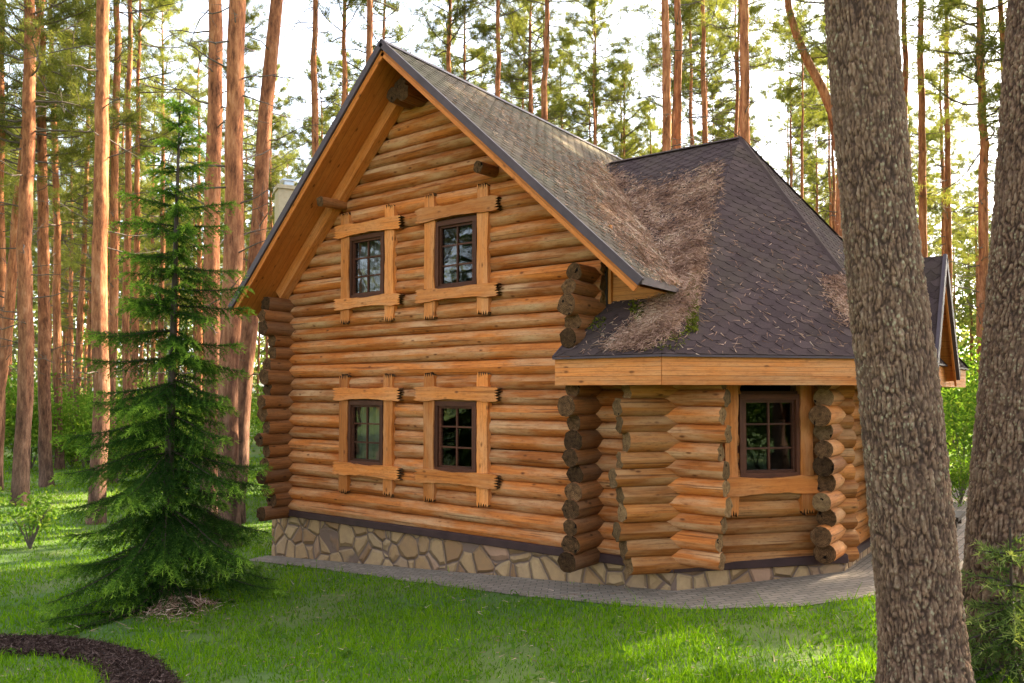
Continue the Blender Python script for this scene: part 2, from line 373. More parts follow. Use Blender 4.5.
# ------------------------------------------------------------------ ground, paths
def polyarea_contains(poly, x, y):
    poly = np.asarray(poly)[:, :2]; inside = np.zeros(x.shape, bool); j = len(poly) - 1
    for i in range(len(poly)):
        xi, yi = poly[i]; xj, yj = poly[j]
        c = ((yi > y) != (yj > y)) & (x < (xj - xi) * (y - yi) / (yj - yi + 1e-12) + xi); inside ^= c; j = i
    return inside
def make_ground():
    xs = np.concatenate([[-300, -200, -100, -60, -30, -15], np.arange(-10, 18, .5), [22, 30, 45, 80, 160, 300]])
    ys = np.concatenate([[-300, -100, -40, -20], np.arange(-12, 14, .5), [20, 30, 45, 70, 120, 220, 300]])
    XX, YY = np.meshgrid(xs, ys); ZZ = ground_z(XX) + 0.0
    near = (np.abs(XX) < 18) & (YY > -12) & (YY < 14)
    V = np.stack([XX, YY, ZZ], -1).reshape(-1, 3); a = np.arange(len(V)).reshape(XX.shape)
    g = G(); g.add(V, [(a[i, j], a[i, j + 1], a[i + 1, j + 1], a[i + 1, j]) for i in range(len(ys) - 1) for j in range(len(xs) - 1)])
    tag(g.build('lawn', 'lawn_soil', smooth=True), kind='structure')
make_ground()
D_B = np.array([.643, .766, 0]); N_B = np.array([.766, -.643, 0])        # the slanting bay wall
PA = np.array([7.64, 0, 0]); PC = np.array([9.215, 1.878, 0]); PC2 = np.array([9.215, 8.0, 0])
def strip(name, inner, outer, material, dz):
    g = G(); V = []; U = []; L = 0
    for i, (a, b) in enumerate(zip(inner, outer)):
        if i: L += .5 * (np.hypot(a[0] - inner[i - 1][0], a[1] - inner[i - 1][1]) + np.hypot(b[0] - outer[i - 1][0], b[1] - outer[i - 1][1]))
        wd = np.hypot(b[0] - a[0], b[1] - a[1])
        for (x, y), vv in ((a, 0), (b, wd)): V.append((x, y, float(ground_z(x)) + dz)); U.append((L, vv))
    n = len(inner); g.add(V, [(2 * i, 2 * i + 1, 2 * i + 3, 2 * i + 2) for i in range(n - 1)], U)
    return g.build(name, material)
def dens(poly, step=.25):
    out = []
    for (a, b) in zip(poly[:-1], poly[1:]):
        k = max(1, int(np.hypot(b[0] - a[0], b[1] - a[1]) / step))
        out += [(a[0] + (b[0] - a[0]) * i / k, a[1] + (b[1] - a[1]) * i / k) for i in range(k)]
    return out + [poly[-1]]
def par(poly, n):                                   # resample polyline to n points
    P = np.array(poly, float); L = np.concatenate([[0], np.cumsum(np.linalg.norm(np.diff(P, axis=0), axis=1))]); t = np.linspace(0, L[-1], n)
    return [(np.interp(s, L, P[:, 0]), np.interp(s, L, P[:, 1])) for s in t]
PATH_IN = [(-.5, 0.02), (7.5, .02), (9.1, 1.95), (9.15, 13.0)]
PATH_OUT = [(-.5, -.46), (2.0, -.58), (4.1, -.80), (5.6, -.92), (7.1, -.93), (8.3, -.76), (9.3, -.15), (10.05, .85), (10.75, 2.0), (10.9, 5), (10.9, 9.), (10.8, 13.0)]
pin, pout = par(PATH_IN, 90), par(PATH_OUT, 90)
tag(strip('paved_path', pin, [(x + .03 * rnd.uniform(-1, 1), y + .03 * rnd.uniform(-1, 1)) for x, y in pout], 'paver', .012), kind='structure')
PATH_POLY = pin + pout[::-1]
def mulch():
    top = [at_ground(*q)[:2] for q in [(-60, 634), (0, 640), (50, 640), (90, 644), (125, 652), (160, 668), (178, 690), (185, 712)]]
    bot = [at_ground(*q)[:2] for q in [(-60, 652), (0, 656), (45, 656), (75, 660), (100, 670), (108, 684), (112, 697), (112, 712)]]
    a, b = par(top, 60), par(bot, 60)
    g = G(); V = []; 
    for i in range(60):
        for j in range(7):
            t = j / 6; x = a[i][0] * (1 - t) + b[i][0] * t + rnd.uniform(-.015, .015); y = a[i][1] * (1 - t) + b[i][1] * t + rnd.uniform(-.015, .015)
            V.append((x, y, float(ground_z(x)) + .006 + .03 * math.sin(math.pi * t) + (rnd.uniform(0, .02) if 0 < j < 6 else 0)))
    g.add(V, [(i * 7 + j, i * 7 + j + 1, i * 7 + j + 8, i * 7 + j + 7) for i in range(59) for j in range(6)])
    tag(g.build('mulch_path', 'soil', smooth=True), kind='structure')
    return a + b[::-1]
MULCH_POLY = mulch()

# ------------------------------------------------------------------ the cabin
ROW, Z0 = .221, .66
RIDGE_X, RIDGE_Z = 3.25, 8.12
ML, MR = 1.0, .922
XL, XR = -.567, 7.62
def roof_top(x): return RIDGE_Z - (ML * (RIDGE_X - x) if x < RIDGE_X else MR * (x - RIDGE_X))
cabin = thing('log_cabin', 'orange round log cabin with steep dark shingle roof on the lawn', 'cabin', (0, 0, 0))
UND = .27
WIN = [  # x glass left, right, z bottom, top
    (1.763, 2.467, 4.372, 5.31), (3.744, 4.434, 4.372, 5.31), (1.763, 2.467, 1.56, 2.504), (3.744, 4.434, 1.56, 2.504)]
def openings_at(z, r):
    return [(a - .09, b + .09) for a, b, c, d in WIN if c - .07 < z + r * .5 and d + .07 > z - r * .5]
def front_wall():
    g = G(); k = 0
    while True:
        z = Z0 + ROW * k
        if z > RIDGE_Z - .75: break
        u = z + .06 + UND
        x0 = -.33 if z < 4.45 else RIDGE_X - (RIDGE_Z - u) / ML
        x1 = 6.62 if z < 4.45 else RIDGE_X + (RIDGE_Z - u) / MR
        if k <= 10: x1 = 7.64 + rnd.uniform(.56, .70)            # ground storey runs on into the bay
        if 10 < k <= 17: x1 = 6.62
        rad = .1135 + rnd.uniform(-.004, .006) + (.003 if k % 2 else -.001)
        xs = [x0]
        for a, b in openings_at(z, rad): xs += [a, b]
        xs.append(x1)
        for a, b in zip(xs[::2], xs[1::2]):
            if b - a < .1: continue
            log(g, (a, .1, z), (b, .1, z), rad, c0=1, c1=1, bend=.010, seam=0, endw=.0 if b < 6.5 else .03)
        k += 1
    return g.build('front_wall', ['log', 'end_grain'], cabin, smooth=True)
def side_wall(name, x, nrow, lo, hi, matn, endm, ymax=9.0, skip=lambda k: False):
    g = G()
    for k in range(nrow):
        z = Z0 + ROW * (k - .5)
        if skip(k): continue
        rad = .128 + rnd.uniform(-.014, .016)
        pts = [-rnd.uniform(lo, hi), ymax]
        log(g, (x + rnd.uniform(-.02, .02), pts[0], z), (x, ymax, z), rad, c0=1, c1=1, endw=.05, seg=16, step=.12 if False else .2)
    return g.build(name, [matn, endm], cabin, smooth=True)
front_wall()
side_wall('left_wall', 0.02, 18, .30, .56, 'log_old', 'char')
side_wall('right_wall', 6.5, 18, .40, .64, 'log_old', 'char')
def bay_walls():
    g = G()
    for k in range(11):                                        # slanting wall, half a log out of step
        z = Z0 + ROW * (k - .5) + (.03 if k == 0 else 0); rad = .126 + rnd.uniform(-.012, .014)
        a = PA - D_B * rnd.uniform(.50, .72); end = PC + D_B * .2
        t0, t1 = .93, 1.84
        if 1.60 < z + .06 and z - .06 < 2.75:
            log(g, a + Z * z - N_B * .1, PA + D_B * t0 + Z * z - N_B * .1, rad, endw=.05, seam=0)
            log(g, PA + D_B * t1 + Z * z - N_B * .1, end + Z * z - N_B * .1, rad, endw=.0, seam=0)
        else: log(g, a + Z * z - N_B * .1, end + Z * z - N_B * .1, rad, endw=.05, seam=0)
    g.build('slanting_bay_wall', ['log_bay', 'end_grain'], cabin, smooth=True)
    g = G()
    for k in range(11):
        z = Z0 + ROW * k; rad = .126 + rnd.uniform(-.01, .014)
        log(g, (9.115, PC[1] - rnd.uniform(.38, .66), z), (9.115, PC2[1], z), rad, c0=2 if rnd.random() < .25 else 1, endw=.04, step=.2)
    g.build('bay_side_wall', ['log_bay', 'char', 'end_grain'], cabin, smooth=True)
bay_walls()

def foundation():
    g = G(); top = .47
    for a, b, nn in (((-.42, 0.03), (7.66, .03), (0, -1)), ((7.66, .03), (9.22, 1.90), (N_B[0], N_B[1])), ((9.22, 1.90), (9.22, 8.0), (1, 0)), ((-.42, 9.0), (-.42, .03), (-1, 0))):
        A_ = np.array([*a, 0.]); B_ = np.array([*b, 0.]); n = max(1, int(np.linalg.norm(B_ - A_) / .5))
        for i in range(n):
            p = A_ + (B_ - A_) * i / n; q = A_ + (B_ - A_) * (i + 1) / n
            g.add([(p[0], p[1], -1.2), (q[0], q[1], -1.2), (q[0], q[1], top), (p[0], p[1], top)], [(0, 1, 2, 3)])
    g.build('stone_foundation', 'stone', cabin)
    g = G()
    def fl(a, b, nn):
        A_ = np.array([*a, 0.]); B_ = np.array([*b, 0.]); d = unit(B_ - A_); nn = np.array([*nn, 0.])
        sec = [(-.10, .60), (.02, .585), (.045, .57), (.045, .475), (.03, .465)]
        V = [];
        for P in (A_, B_):
            for o, z in sec: V.append(P + nn * o + Z * z)
        k = len(sec); g.add(V, [(i, i + 1, k + i + 1, k + i)[::-1] for i in range(k - 1)])
    fl((-.44, .02), (7.66, .02), (0, -1)); fl((7.63, .02), (9.24, 1.90), (N_B[0], N_B[1])); fl((9.22, 1.87), (9.22, 8.0), (1, 0)); fl((-.43, 9.0), (-.43, -.01), (-1, 0))
    g.build('drip_flashing', 'flashing', cabin)
foundation()

# roofs -------------------------------------------------------------
def clip_poly(poly, clip):
    out = [tuple(p) for p in poly]
    for i in range(len(clip)):
        a, b = clip[i], clip[(i + 1) % len(clip)]; inp = out; out = []
        if not inp: return []
        sd = lambda p: (b[0] - a[0]) * (p[1] - a[1]) - (b[1] - a[1]) * (p[0] - a[0])
        for j in range(len(inp)):
            p, q = inp[j], inp[(j + 1) % len(inp)]; sp, sq = sd(p), sd(q)
            if sp >= 0: out.append(p)
            if (sp >= 0) != (sq >= 0): t = sp / (sp - sq); out.append((p[0] + (q[0] - p[0]) * t, p[1] + (q[1] - p[1]) * t))
    return out
def shingles(g, corners, along, w_=.265, e_=.12, lift=.006, mi=0, base=True):
    """hexagonal shingle tabs over a convex facet; 'along' is the eave direction"""
    P = np.asarray(corners, float); n = unit(np.cross(P[1] - P[0], P[2] - P[0]))
    if n[2] < 0: P = P[::-1]; n = -n
    ax = unit(np.asarray(along, float) - n * np.dot(along, n)); ay = np.cross(n, ax)
    if ay[2] < 0: ax, ay = -ax, -ay
    o = P[np.argmin(P[:, 2])]; Q = np.c_[(P - o) @ ax, (P - o) @ ay]; clip = [tuple(q) for q in Q]
    to3 = lambda q, h: o + ax * q[0] + ay * q[1] + n * h
    if base: g.add([to3(q, 0) for q in Q], [tuple(range(len(Q)))], None, .3, mi)
    x0, x1 = Q[:, 0].min(), Q[:, 0].max(); y0, y1 = Q[:, 1].min(), Q[:, 1].max()
    nr = int((y1 - y0) / e_) + 2
    for i in range(-1, nr):
        yb = y0 + i * e_; off = (i % 2) * w_ / 2
        for j in range(int((x1 - x0) / w_) + 3):
            xc = x0 + (j - 1) * w_ + off; hw = w_ * .496; r = min(1, max(0, .5 + .28 * rs.randn()))
            tab = [(xc - hw * .45, yb), (xc + hw * .45, yb), (xc + hw, yb + e_ * .85), (xc + hw, yb + e_ * 1.25), (xc - hw, yb + e_ * 1.25), (xc - hw, yb + e_ * .85)]
            c = clip_poly(tab, clip)
            if len(c) < 3: continue
            hgt = [lift * (1.15 - .8 * (q[1] - yb) / (e_ * 1.25)) + .002 for q in c]; k = len(c); jit = rnd.uniform(0, .0025)
            top = [to3(q, h_ + jit) for q, h_ in zip(c, hgt)]; bt = [to3(q, .0) for q in c]
            g.add(top + bt, [tuple(range(k))] + [(a, k + a, k + (a + 1) % k, (a + 1) % k) for a in range(k)], None, r, mi)
YF, YB = -.8, 9.8
rl = lambda x, y, dz=0: np.array([x, y, roof_top(x) + dz])
def main_roof():
    g = G()
    shingles(g, [rl(XL, YF), rl(RIDGE_X, YF), rl(RIDGE_X, YB), rl(XL, YB)], Y)
    shingles(g, [rl(RIDGE_X, YF), rl(XR, YF), rl(XR, YB), rl(RIDGE_X, YB)], Y)
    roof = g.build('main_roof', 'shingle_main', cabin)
    g = G()                                                       # boarded underside and rake edges
    for x0, x1 in ((XL + .03, RIDGE_X), (RIDGE_X, XR - .12)):
        for y0, y1 in ((YF + .04, YB - .04),):
            V = [rl(x0, y0, -.19), rl(x1, y0, -.19), rl(x1, y1, -.19), rl(x0, y1, -.19)]
            L = np.linalg.norm(V[1] - V[0]); g.add(V, [(0, 1, 2, 3)], [(0, 0), (L, 0), (L, y1 - y0), (0, y1 - y0)], .5)
    g.build('soffit', 'soffit', roof)
    g = G()
    for sx, x1 in ((-1, XL + .02), (1, XR - .05)):
        for yy in (YF + .03, YB - .03):
            a = rl(RIDGE_X, yy, -.165); b = rl(x1, yy, -.165); d = unit(b - a); nn = unit(np.cross(d, Y));
            box(g, (a + b) / 2, (d, Y, np.cross(d, Y)), (np.linalg.norm(b - a), .035, .12), r=.6)
        a = rl(x1, YF + .05, -.13); b = rl(x1, YB - .05, -.13); sx > 0 or box(g, (a + b) / 2, (Y, X, Z), (YB - YF - .1, .03, .11 if sx < 0 else .02), r=.5)
    g.build('bargeboard', 'soffit', roof)
    g = G()
    for sx, x1 in ((-1, XL - .012), (1, XR + .012)):
        for yy in (YF - .005, YB + .005):
            a = rl(RIDGE_X, yy, -.045); b = rl(x1, yy, -.045); d = unit(b - a)
            box(g, (a + b) / 2, (d, Y, np.cross(d, Y)), (np.linalg.norm(b - a) + .02, .045, .105))
        a = rl(x1, YF, -.03); b = rl(x1, YB, -.03); box(g, (a + b) / 2, (Y, X, Z), (YB - YF, .03, .09))
    a = rl(RIDGE_X, YF - .02, .03); b = rl(RIDGE_X, YB + .02, .03)
    for sg, mm in ((-1, ML), (1, MR)):
        d = unit(np.array([sg, 0, -mm])); box(g, (a + b) / 2 + d * .075 + Z * .0, (Y, d, np.cross(Y, d)), (YB - YF + .04, .15, .012))
    g.build('roof_edge_metal', 'metal_trim', roof)
    # trim boards where the gable meets the underside
    g = G()
    for sg, mm, xe in ((-1, ML, -.05), (1, MR, 6.75)):
        a = np.array([RIDGE_X, -.09, roof_top(RIDGE_X) - .32]); b = np.array([xe, -.09, roof_top(xe) - .32]); d = unit(b - a)
        box(g, (a + b) / 2, (d, Y, np.cross(d, Y)), (np.linalg.norm(b - a), .18, .19), r=.7)
    g.build('rake_trim', 'trim', cabin, bevel=.006)
main_roof()
def back_gable():
    g = G(); P = [(-.1, 9.0, -.6), (6.6, 9.0, -.6), (6.6, 9.0, roof_top(6.6) - .28), (RIDGE_X, 9.0, RIDGE_Z - .28), (-.1, 9.0, roof_top(-.1) - .28)]
    prism(g, P[::-1], Y, .2, mi=0); g.build('rear_wall', 'log', cabin)
back_gable()
def purlins():
    def stick(nm, base, tip, r, n=1):
        g = G(); base = np.array(base); tip = np.array(tip)
        offs = [(0, 0)] if n == 1 else [(0, .06), (-.12, -.07), (.11, -.09)]
        for ox, oz in offs: log(g, base + (ox, .25, oz), tip + (ox, rnd.uniform(-.05, .05), oz), r, c0=None, c1=1, endw=.05, step=.1)
        return g.build(nm, ['log_old', 'char'], cabin, smooth=True)
    stick('purlin_end', (1.50, 0, 5.99), (1.56, -.55, 5.93), .085)
    stick('purlin_end', (4.82, 0, 6.02), (4.86, -.45, 5.97), .085)
    stick('ridge_log_end', (3.22, 0, 7.52), (3.24, -.42, 7.50), .125, 3)
purlins()

A_ = np.array([6.94, 4.5, 7.29]); EL = np.array([6.38, -.78, 3.17]); EC = np.array([7.88, -.78, 3.17]); EE = np.array([10.02, 1.80, 3.17]); EE2 = np.array([10.02, 8.2, 3.17])
EC2 = np.array([7.88, 10.6, 3.17]); EL2 = np.array([5.5, 10.6, 3.17])
sl1 = (A_[2] - 3.17) / (A_[1] + .78); f1 = lambda x, y: np.array([x, y, 3.17 + sl1 * (y + .78)])
hipx = lambda y: EC[0] + (A_[0] - EC[0]) * (y - EC[1]) / (A_[1] - EC[1])
def bay_roof():
    g = G(); ym = .35
    shingles(g, [EL, EC, f1(hipx(ym), ym), f1(6.5, ym)], X)
    shingles(g, [f1(6.5, ym), f1(hipx(ym), ym), A_, f1(4.15, 4.5)], X)
    shingles(g, [EC, EE, A_], EE - EC)
    shingles(g, [EE, EE2, A_], Y)
    shingles(g, [EE2, EC2, A_], EC2 - EE2)
    shingles(g, [EC2, EL2, f1(4.15, 4.5), A_], X)
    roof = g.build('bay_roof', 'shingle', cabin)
    g = G()
    def cap(a, b, wdt=.11):
        d = unit(b - a); s = unit(np.cross(d, Z)); u = np.cross(s, d)
        for sg in (-1, 1): q = unit(s * sg - u * .55); box(g, (a + b) / 2 + q * wdt / 2 + u * .028, (d, q, np.cross(d, q)), (np.linalg.norm(b - a), wdt, .01), r=.5)
    cap(f1(4.3, 4.5), A_); cap(A_, EE, .09); cap(A_, EE2, .09)
    g.build('ridge_cap', 'shingle', roof)
    # boarded fascia and underside
    g = G(); path = [(EL + (0, .05, 0)), EC + (-.02, .05, 0), EE + (-.05, .01, 0), EE2 + (-.05, -.02, 0), EC2 + (-.02, -.05, 0)]
    for a, b in zip(path[:-1], path[1:]):
        d = unit(b - a); n_ = np.cross(d, Z); L = np.linalg.norm(b - a)
        for i in range(3):
            off = n_ * (-.001 * i)
            box(g, (a + b) / 2 + Z * (-.085 - i * .111) + off, (d, n_, Z), (L, .03, .108), r=rnd.uniform(.3, .9))
    box(g, EL + (.0, .42, -.19), (Y, X, Z), (.72, .03, .32), r=.5)
    g.build('fascia', 'fascia', roof, bevel=.004)
    g = G(); inn = [np.array([6.4, 0, 0]), PA, PC, PC2, np.array([7.64, 9.8, 0])]
    for i in range(4):
        o1, o2, i1, i2 = path[i], path[i + 1], inn[i], inn[i + 1]
        V = [(o1[0], o1[1], 2.85), (o2[0], o2[1], 2.85), (i2[0], i2[1], 2.85), (i1[0], i1[1], 2.85)]; g.add(V, [(3, 2, 1, 0)], [(q[0], q[1]) for q in V], .4)
    g.build('bay_soffit', 'soffit', roof)
    g = G()                                                       # dark drip edge along the eave
    for a, b in ((EL, EC), (EC, EE), (EE, EE2), (EE2, EC2)):
        d = unit(b - a); n_ = np.cross(d, Z); box(g, (a + b) / 2 + n_ * .004 - Z * .018, (d, n_, Z), (np.linalg.norm(b - a) + .01, .03, .028))
    d = unit(f1(6.5, ym) - EL); s = np.cross(d, Z); box(g, (EL + f1(6.5, ym)) / 2 - Z * .01 - s * .005, (d, s, np.cross(d, s)), (np.linalg.norm(f1(6.5, ym) - EL), .03, .05))
    g.build('eave_edge_metal', 'metal_trim', roof)
    # boarded panel that closes the main eave above the low roof
    g = G(); yc = .22; zb = f1(0, yc)[2]
    xr = XR - .02; P = [(6.66, yc, zb - .05), (xr, yc, zb - .05), (xr, yc, roof_top(xr) - .2), (6.66, yc, roof_top(6.66) - .2)]
    prism(g, P, -Y, .03, axis=X, r=.6); box(g, (6.66, yc - .03, 4.4), (Z, X, Y), (1.2, .07, .05), r=.8)
    g.build('eave_panel', 'board', cabin)
    g = G(); box(g, (6.6, .22, 4.2), (Z, X, Y), (1.6, .1, .2)); g.build('dark_gap_fill', 'interior', cabin)  # solid near-black box: the shade of the open gap put into colour
bay_roof()
def porch():
    x0, x1 = 8.4, 10.16; yc, hw = 4.35, 1.2; zt, ze = 4.80, 3.0
    g = G()
    for sg in (-1, 1):
        a, b, c, d = [(x0, yc, zt), (x1, yc, zt), (x1, yc + sg * hw, ze), (x0, yc + sg * hw, ze)]
        shingles(g, [a, b, c, d] if sg < 0 else [a, d, c, b], X)
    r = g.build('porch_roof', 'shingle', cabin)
    g = G()
    for sg in (-1, 1):
        a = np.array([x1 + .01, yc, zt - .03]); b = np.array([x1 + .01, yc + sg * hw, ze - .03]); d = unit(b - a)
        box(g, (a + b) / 2, (d, X, np.cross(d, X)), (np.linalg.norm(b - a) + .04, .05, .14))
    g.build('porch_edge_metal', 'metal_trim', r)
    g = G(); xb = x1 - .55; P = [(xb, yc - hw + .04, ze - .12), (xb, yc + hw - .04, ze - .12), (xb, yc, zt - .14)]
    prism(g, P, X, .04, axis=Y, r=.4)
    g.build('porch_gable_boards', 'board', r)
    g = G()
    for sg in (-1, 1):
        V = [(x0 + .6, yc, zt - .10), (x1 - .02, yc, zt - .10), (x1 - .02, yc + sg * hw, ze - .10), (x0 + .6, yc + sg * hw, ze - .10)]
        L = math.hypot(hw, zt - ze); g.add(V, [(0, 1, 2, 3)], [(0, 0), (x1 - x0, 0), (x1 - x0, L), (0, L)], .5)
        a = np.array([x1 - .03, yc, zt - .15]); b = np.array([x1 - .03, yc + sg * hw, ze - .15]); d = unit(b - a); box(g, (a + b) / 2, (d, X, np.cross(d, X)), (np.linalg.norm(b - a), .03, .13), r=.5)
    g.build('porch_soffit', 'soffit', r)
    g = G()
    for k in range(10):
        z = Z0 + .05 + ROW * k
        for yy in (yc - .75,): log(g, (9.2, yy, z), (9.85 + rnd.uniform(-.06, .1), yy, z), .125, endw=.04)
        log(g, (9.72, yc - 1.05 + rnd.uniform(-.1, .1), z + .11), (9.72, yc + .9, z + .11), .125, endw=.04)
    g.build('porch_wall', ['log_old', 'char'], cabin, smooth=True)
porch()

# windows -----------------------------------------------------------
def jagged_beam(g, a, b, h, th, n, arch=0.0, teeth=(True, True), mi=0, dk=1, u=None):
    """hewn board from a to b (3-D, bottom line), height h, thickness th, facing n; ends chopped into dark teeth"""
    a = np.asarray(a, float); b = np.asarray(b, float); d = unit(b - a); L = np.linalg.norm(b - a); u_ = u; u = np.cross(n, d) * 1.0
    if u[2] < 0: u = -u
    if u_ is not None: u = u_
    k = 18; t = np.linspace(0, 1, k)
    low = [(x * L, arch * math.sin(math.pi * min(1, max(0, (x - .12) / .76))) + rnd.uniform(-.007, .007)) for x in t]
    top = [(x * L, h + .012 * math.sin(x * 9 + rnd.random()) + rnd.uniform(-.006, .006)) for x in t[::-1]]
    pts = list(low); sides = [0] * (k - 1)
    def end(x, sg, y0, y1):
        out = []; m = 5
        for i in range(1, m * 2):
            out.append((x + sg * (rnd.uniform(.02, .06) if i % 2 else rnd.uniform(-.05, -.01)), y0 + (y1 - y0) * i / (m * 2)))
        return out
    e = end(L, 1, low[-1][1], top[0][1]) if teeth[1] else []
    pts += e; sides += [dk] * (len(e) + 1); pts += top; sides += [0] * (k - 1)
    e = end(0, -1, top[-1][1], low[0][1]) if teeth[0] else []
    pts += e; sides += [dk] * (len(e) + 1)
    P = [a + d * x + u * y for x, y in pts]
    if np.dot(np.cross(d, u), n) < 0: P = P[::-1]; sides = sides[::-1]; sides = sides[1:] + sides[:1]
    prism(g, P, n, th, mi=mi, side_mi=sides, axis=d)
def window(name, org, d, n, x0, x1, z0, z1, posts, beams, ptop, pbot, curtain, header=True, label=None, muntin='frame'):
    """org + d*x + z; n faces out.  posts ((l0,l1),(r0,r1)), beams (x0,x1,(top z0,z1),(sill z0,z1))"""
    PO, BO = .062, .10
    P = lambda x, z, o=0: org + d * x + Z * z + n * o
    w0 = G(); fr = .075
    for (xa, xb, za, zb) in ((x0 - fr, x1 + fr, z1, z1 + fr), (x0 - fr, x1 + fr, z0 - fr, z0), (x0 - fr, x0, z0, z1), (x1, x1 + fr, z0, z1)):
        box(w0, P((xa + xb) / 2, (za + zb) / 2, -.01), (d, n, Z) if xb - xa > zb - za else (Z, n, d), (xb - xa, .10, zb - za) if xb - xa > zb - za else (zb - za, .10, xb - xa))
    for (xa, xb, za, zb) in ((x0 - .19, x1 + .19, z1 + fr, z1 + fr + .04), (x0 - .19, x1 + .19, z0 - fr - .04, z0 - fr), (x0 - .19, x0 - fr, z0 - fr, z1 + fr), (x1 + fr, x1 + .19, z0 - fr, z1 + fr)):
        box(w0, P((xa + xb) / 2, (za + zb) / 2, -.075), (d, n, Z), (xb - xa, .14, zb - za))
    fobj = w0.build(name, 'frame', cabin, bevel=.004)
    if label: fobj['label'] = label
    g = G(); b = .035
    for (xa, xb, za, zb) in ((x0, x1, z1 - b, z1), (x0, x1, z0, z0 + b), (x0, x0 + b, z0 + b, z1 - b), (x1 - b, x1, z0 + b, z1 - b)):
        box(g, P((xa + xb) / 2, (za + zb) / 2, -.022), (d, n, Z), (xb - xa, .05, zb - za))
    xm = (x0 + x1) / 2; box(g, P(xm, (z0 + z1) / 2, -.028), (Z, n, d), (z1 - z0 - 2 * b, .03, .026))
    for f in (1 / 3, 2 / 3): box(g, P(xm, z0 + (z1 - z0) * f, -.030), (d, n, Z), (x1 - x0 - 2 * b, .026, .024))
    g.build('sash', muntin, fobj)
    g = G(); g.add([P(x0 + .01, z0 + .01, -.035), P(x1 - .01, z0 + .01, -.035), P(x1 - .01, z1 - .01, -.035), P(x0 + .01, z1 - .01, -.035)], [(0, 1, 2, 3)]); g.build('glass', 'glass', fobj)
    if curtain:
        g = G(); m = 60; V = []
        for i in range(m + 1):
            x = x0 - .1 + (x1 - x0 + .2) * i / m; o = -.22 + .022 * math.sin(i * 1.25) + .012 * math.sin(i * .57)
            V += [P(x, z0 - .1, o), P(x, z1 + .1, o)]
        g.add(V, [(2 * i, 2 * i + 2, 2 * i + 3, 2 * i + 1) for i in range(m)]); g.build('curtain', 'curtain', fobj, smooth=True)
    g = G()
    for (l, r) in posts:
        zb_, zt_ = pbot + rnd.uniform(-.02, .02), ptop
        jagged_beam(g, P(l, zb_, PO), P(l, zt_, PO), r - l, .09, n, 0, (True, header), u=d)
    g.build('side_board', ['trim', 'char'], fobj, bevel=.004)
    bx0, bx1, tp, sl_ = beams
    if header:
        g = G(); jagged_beam(g, P(bx0, tp[0], BO), P(bx1, tp[0], BO), tp[1] - tp[0] + .015, .11, n, .03, (True, True)); g.build('head_board', ['trim', 'char'], fobj, bevel=.004)
    g = G(); jagged_beam(g, P(bx0, sl_[0], BO), P(bx1, sl_[0], BO), sl_[1] - sl_[0] + .015, .11, n, .028, (header, header)); g.build('sill_board', ['trim', 'char'], fobj, bevel=.004)
O = np.zeros(3)
window('window', O, X, -Y, *WIN[0][:2], *WIN[0][2:], ((1.52, 1.72), (2.59, 2.79)), (1.42, 2.95, (5.375, 5.57), (4.13, 4.30)), 5.77, 3.92, True, label='curtained upper left window')
window('window', O, X, -Y, *WIN[1][:2], *WIN[1][2:], ((3.47, 3.68), (4.54, 4.745)), (3.34, 4.93, (5.40, 5.60), (4.13, 4.31)), 5.80, 3.90, False, label='upper right window reflecting trees')
window('window', O, X, -Y, *WIN[2][:2], *WIN[2][2:], ((1.51, 1.71), (2.58, 2.78)), (1.42, 2.95, (2.58, 2.77), (1.31, 1.50)), 2.97, 1.06, True, label='curtained lower left window')
window('window', O, X, -Y, *WIN[3][:2], *WIN[3][2:], ((3.47, 3.68), (4.54, 4.745)), (3.34, 4.93, (2.58, 2.78), (1.31, 1.50)), 2.98, 1.06, False, label='lower right window with pale reflections')
window('bay_window', PA.copy(), D_B, N_B, 1.01, 1.75, 1.68, 2.62, ((.71, .89), (1.80, 1.99)), (.71, 2.10, (2.7, 2.8), (1.40, 1.61)), 2.84, 1.17, False, header=False, label='dark bay window reflecting green foliage')
# floors and partitions that keep the inside dark
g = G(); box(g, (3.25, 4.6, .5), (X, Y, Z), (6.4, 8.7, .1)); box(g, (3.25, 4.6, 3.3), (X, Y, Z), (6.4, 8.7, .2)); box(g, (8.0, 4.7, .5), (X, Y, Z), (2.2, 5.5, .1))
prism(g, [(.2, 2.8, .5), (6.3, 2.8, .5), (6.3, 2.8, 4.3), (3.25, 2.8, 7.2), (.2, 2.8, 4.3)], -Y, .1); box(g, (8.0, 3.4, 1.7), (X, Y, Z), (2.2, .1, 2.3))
g.build('inner_partition', 'interior', cabin)

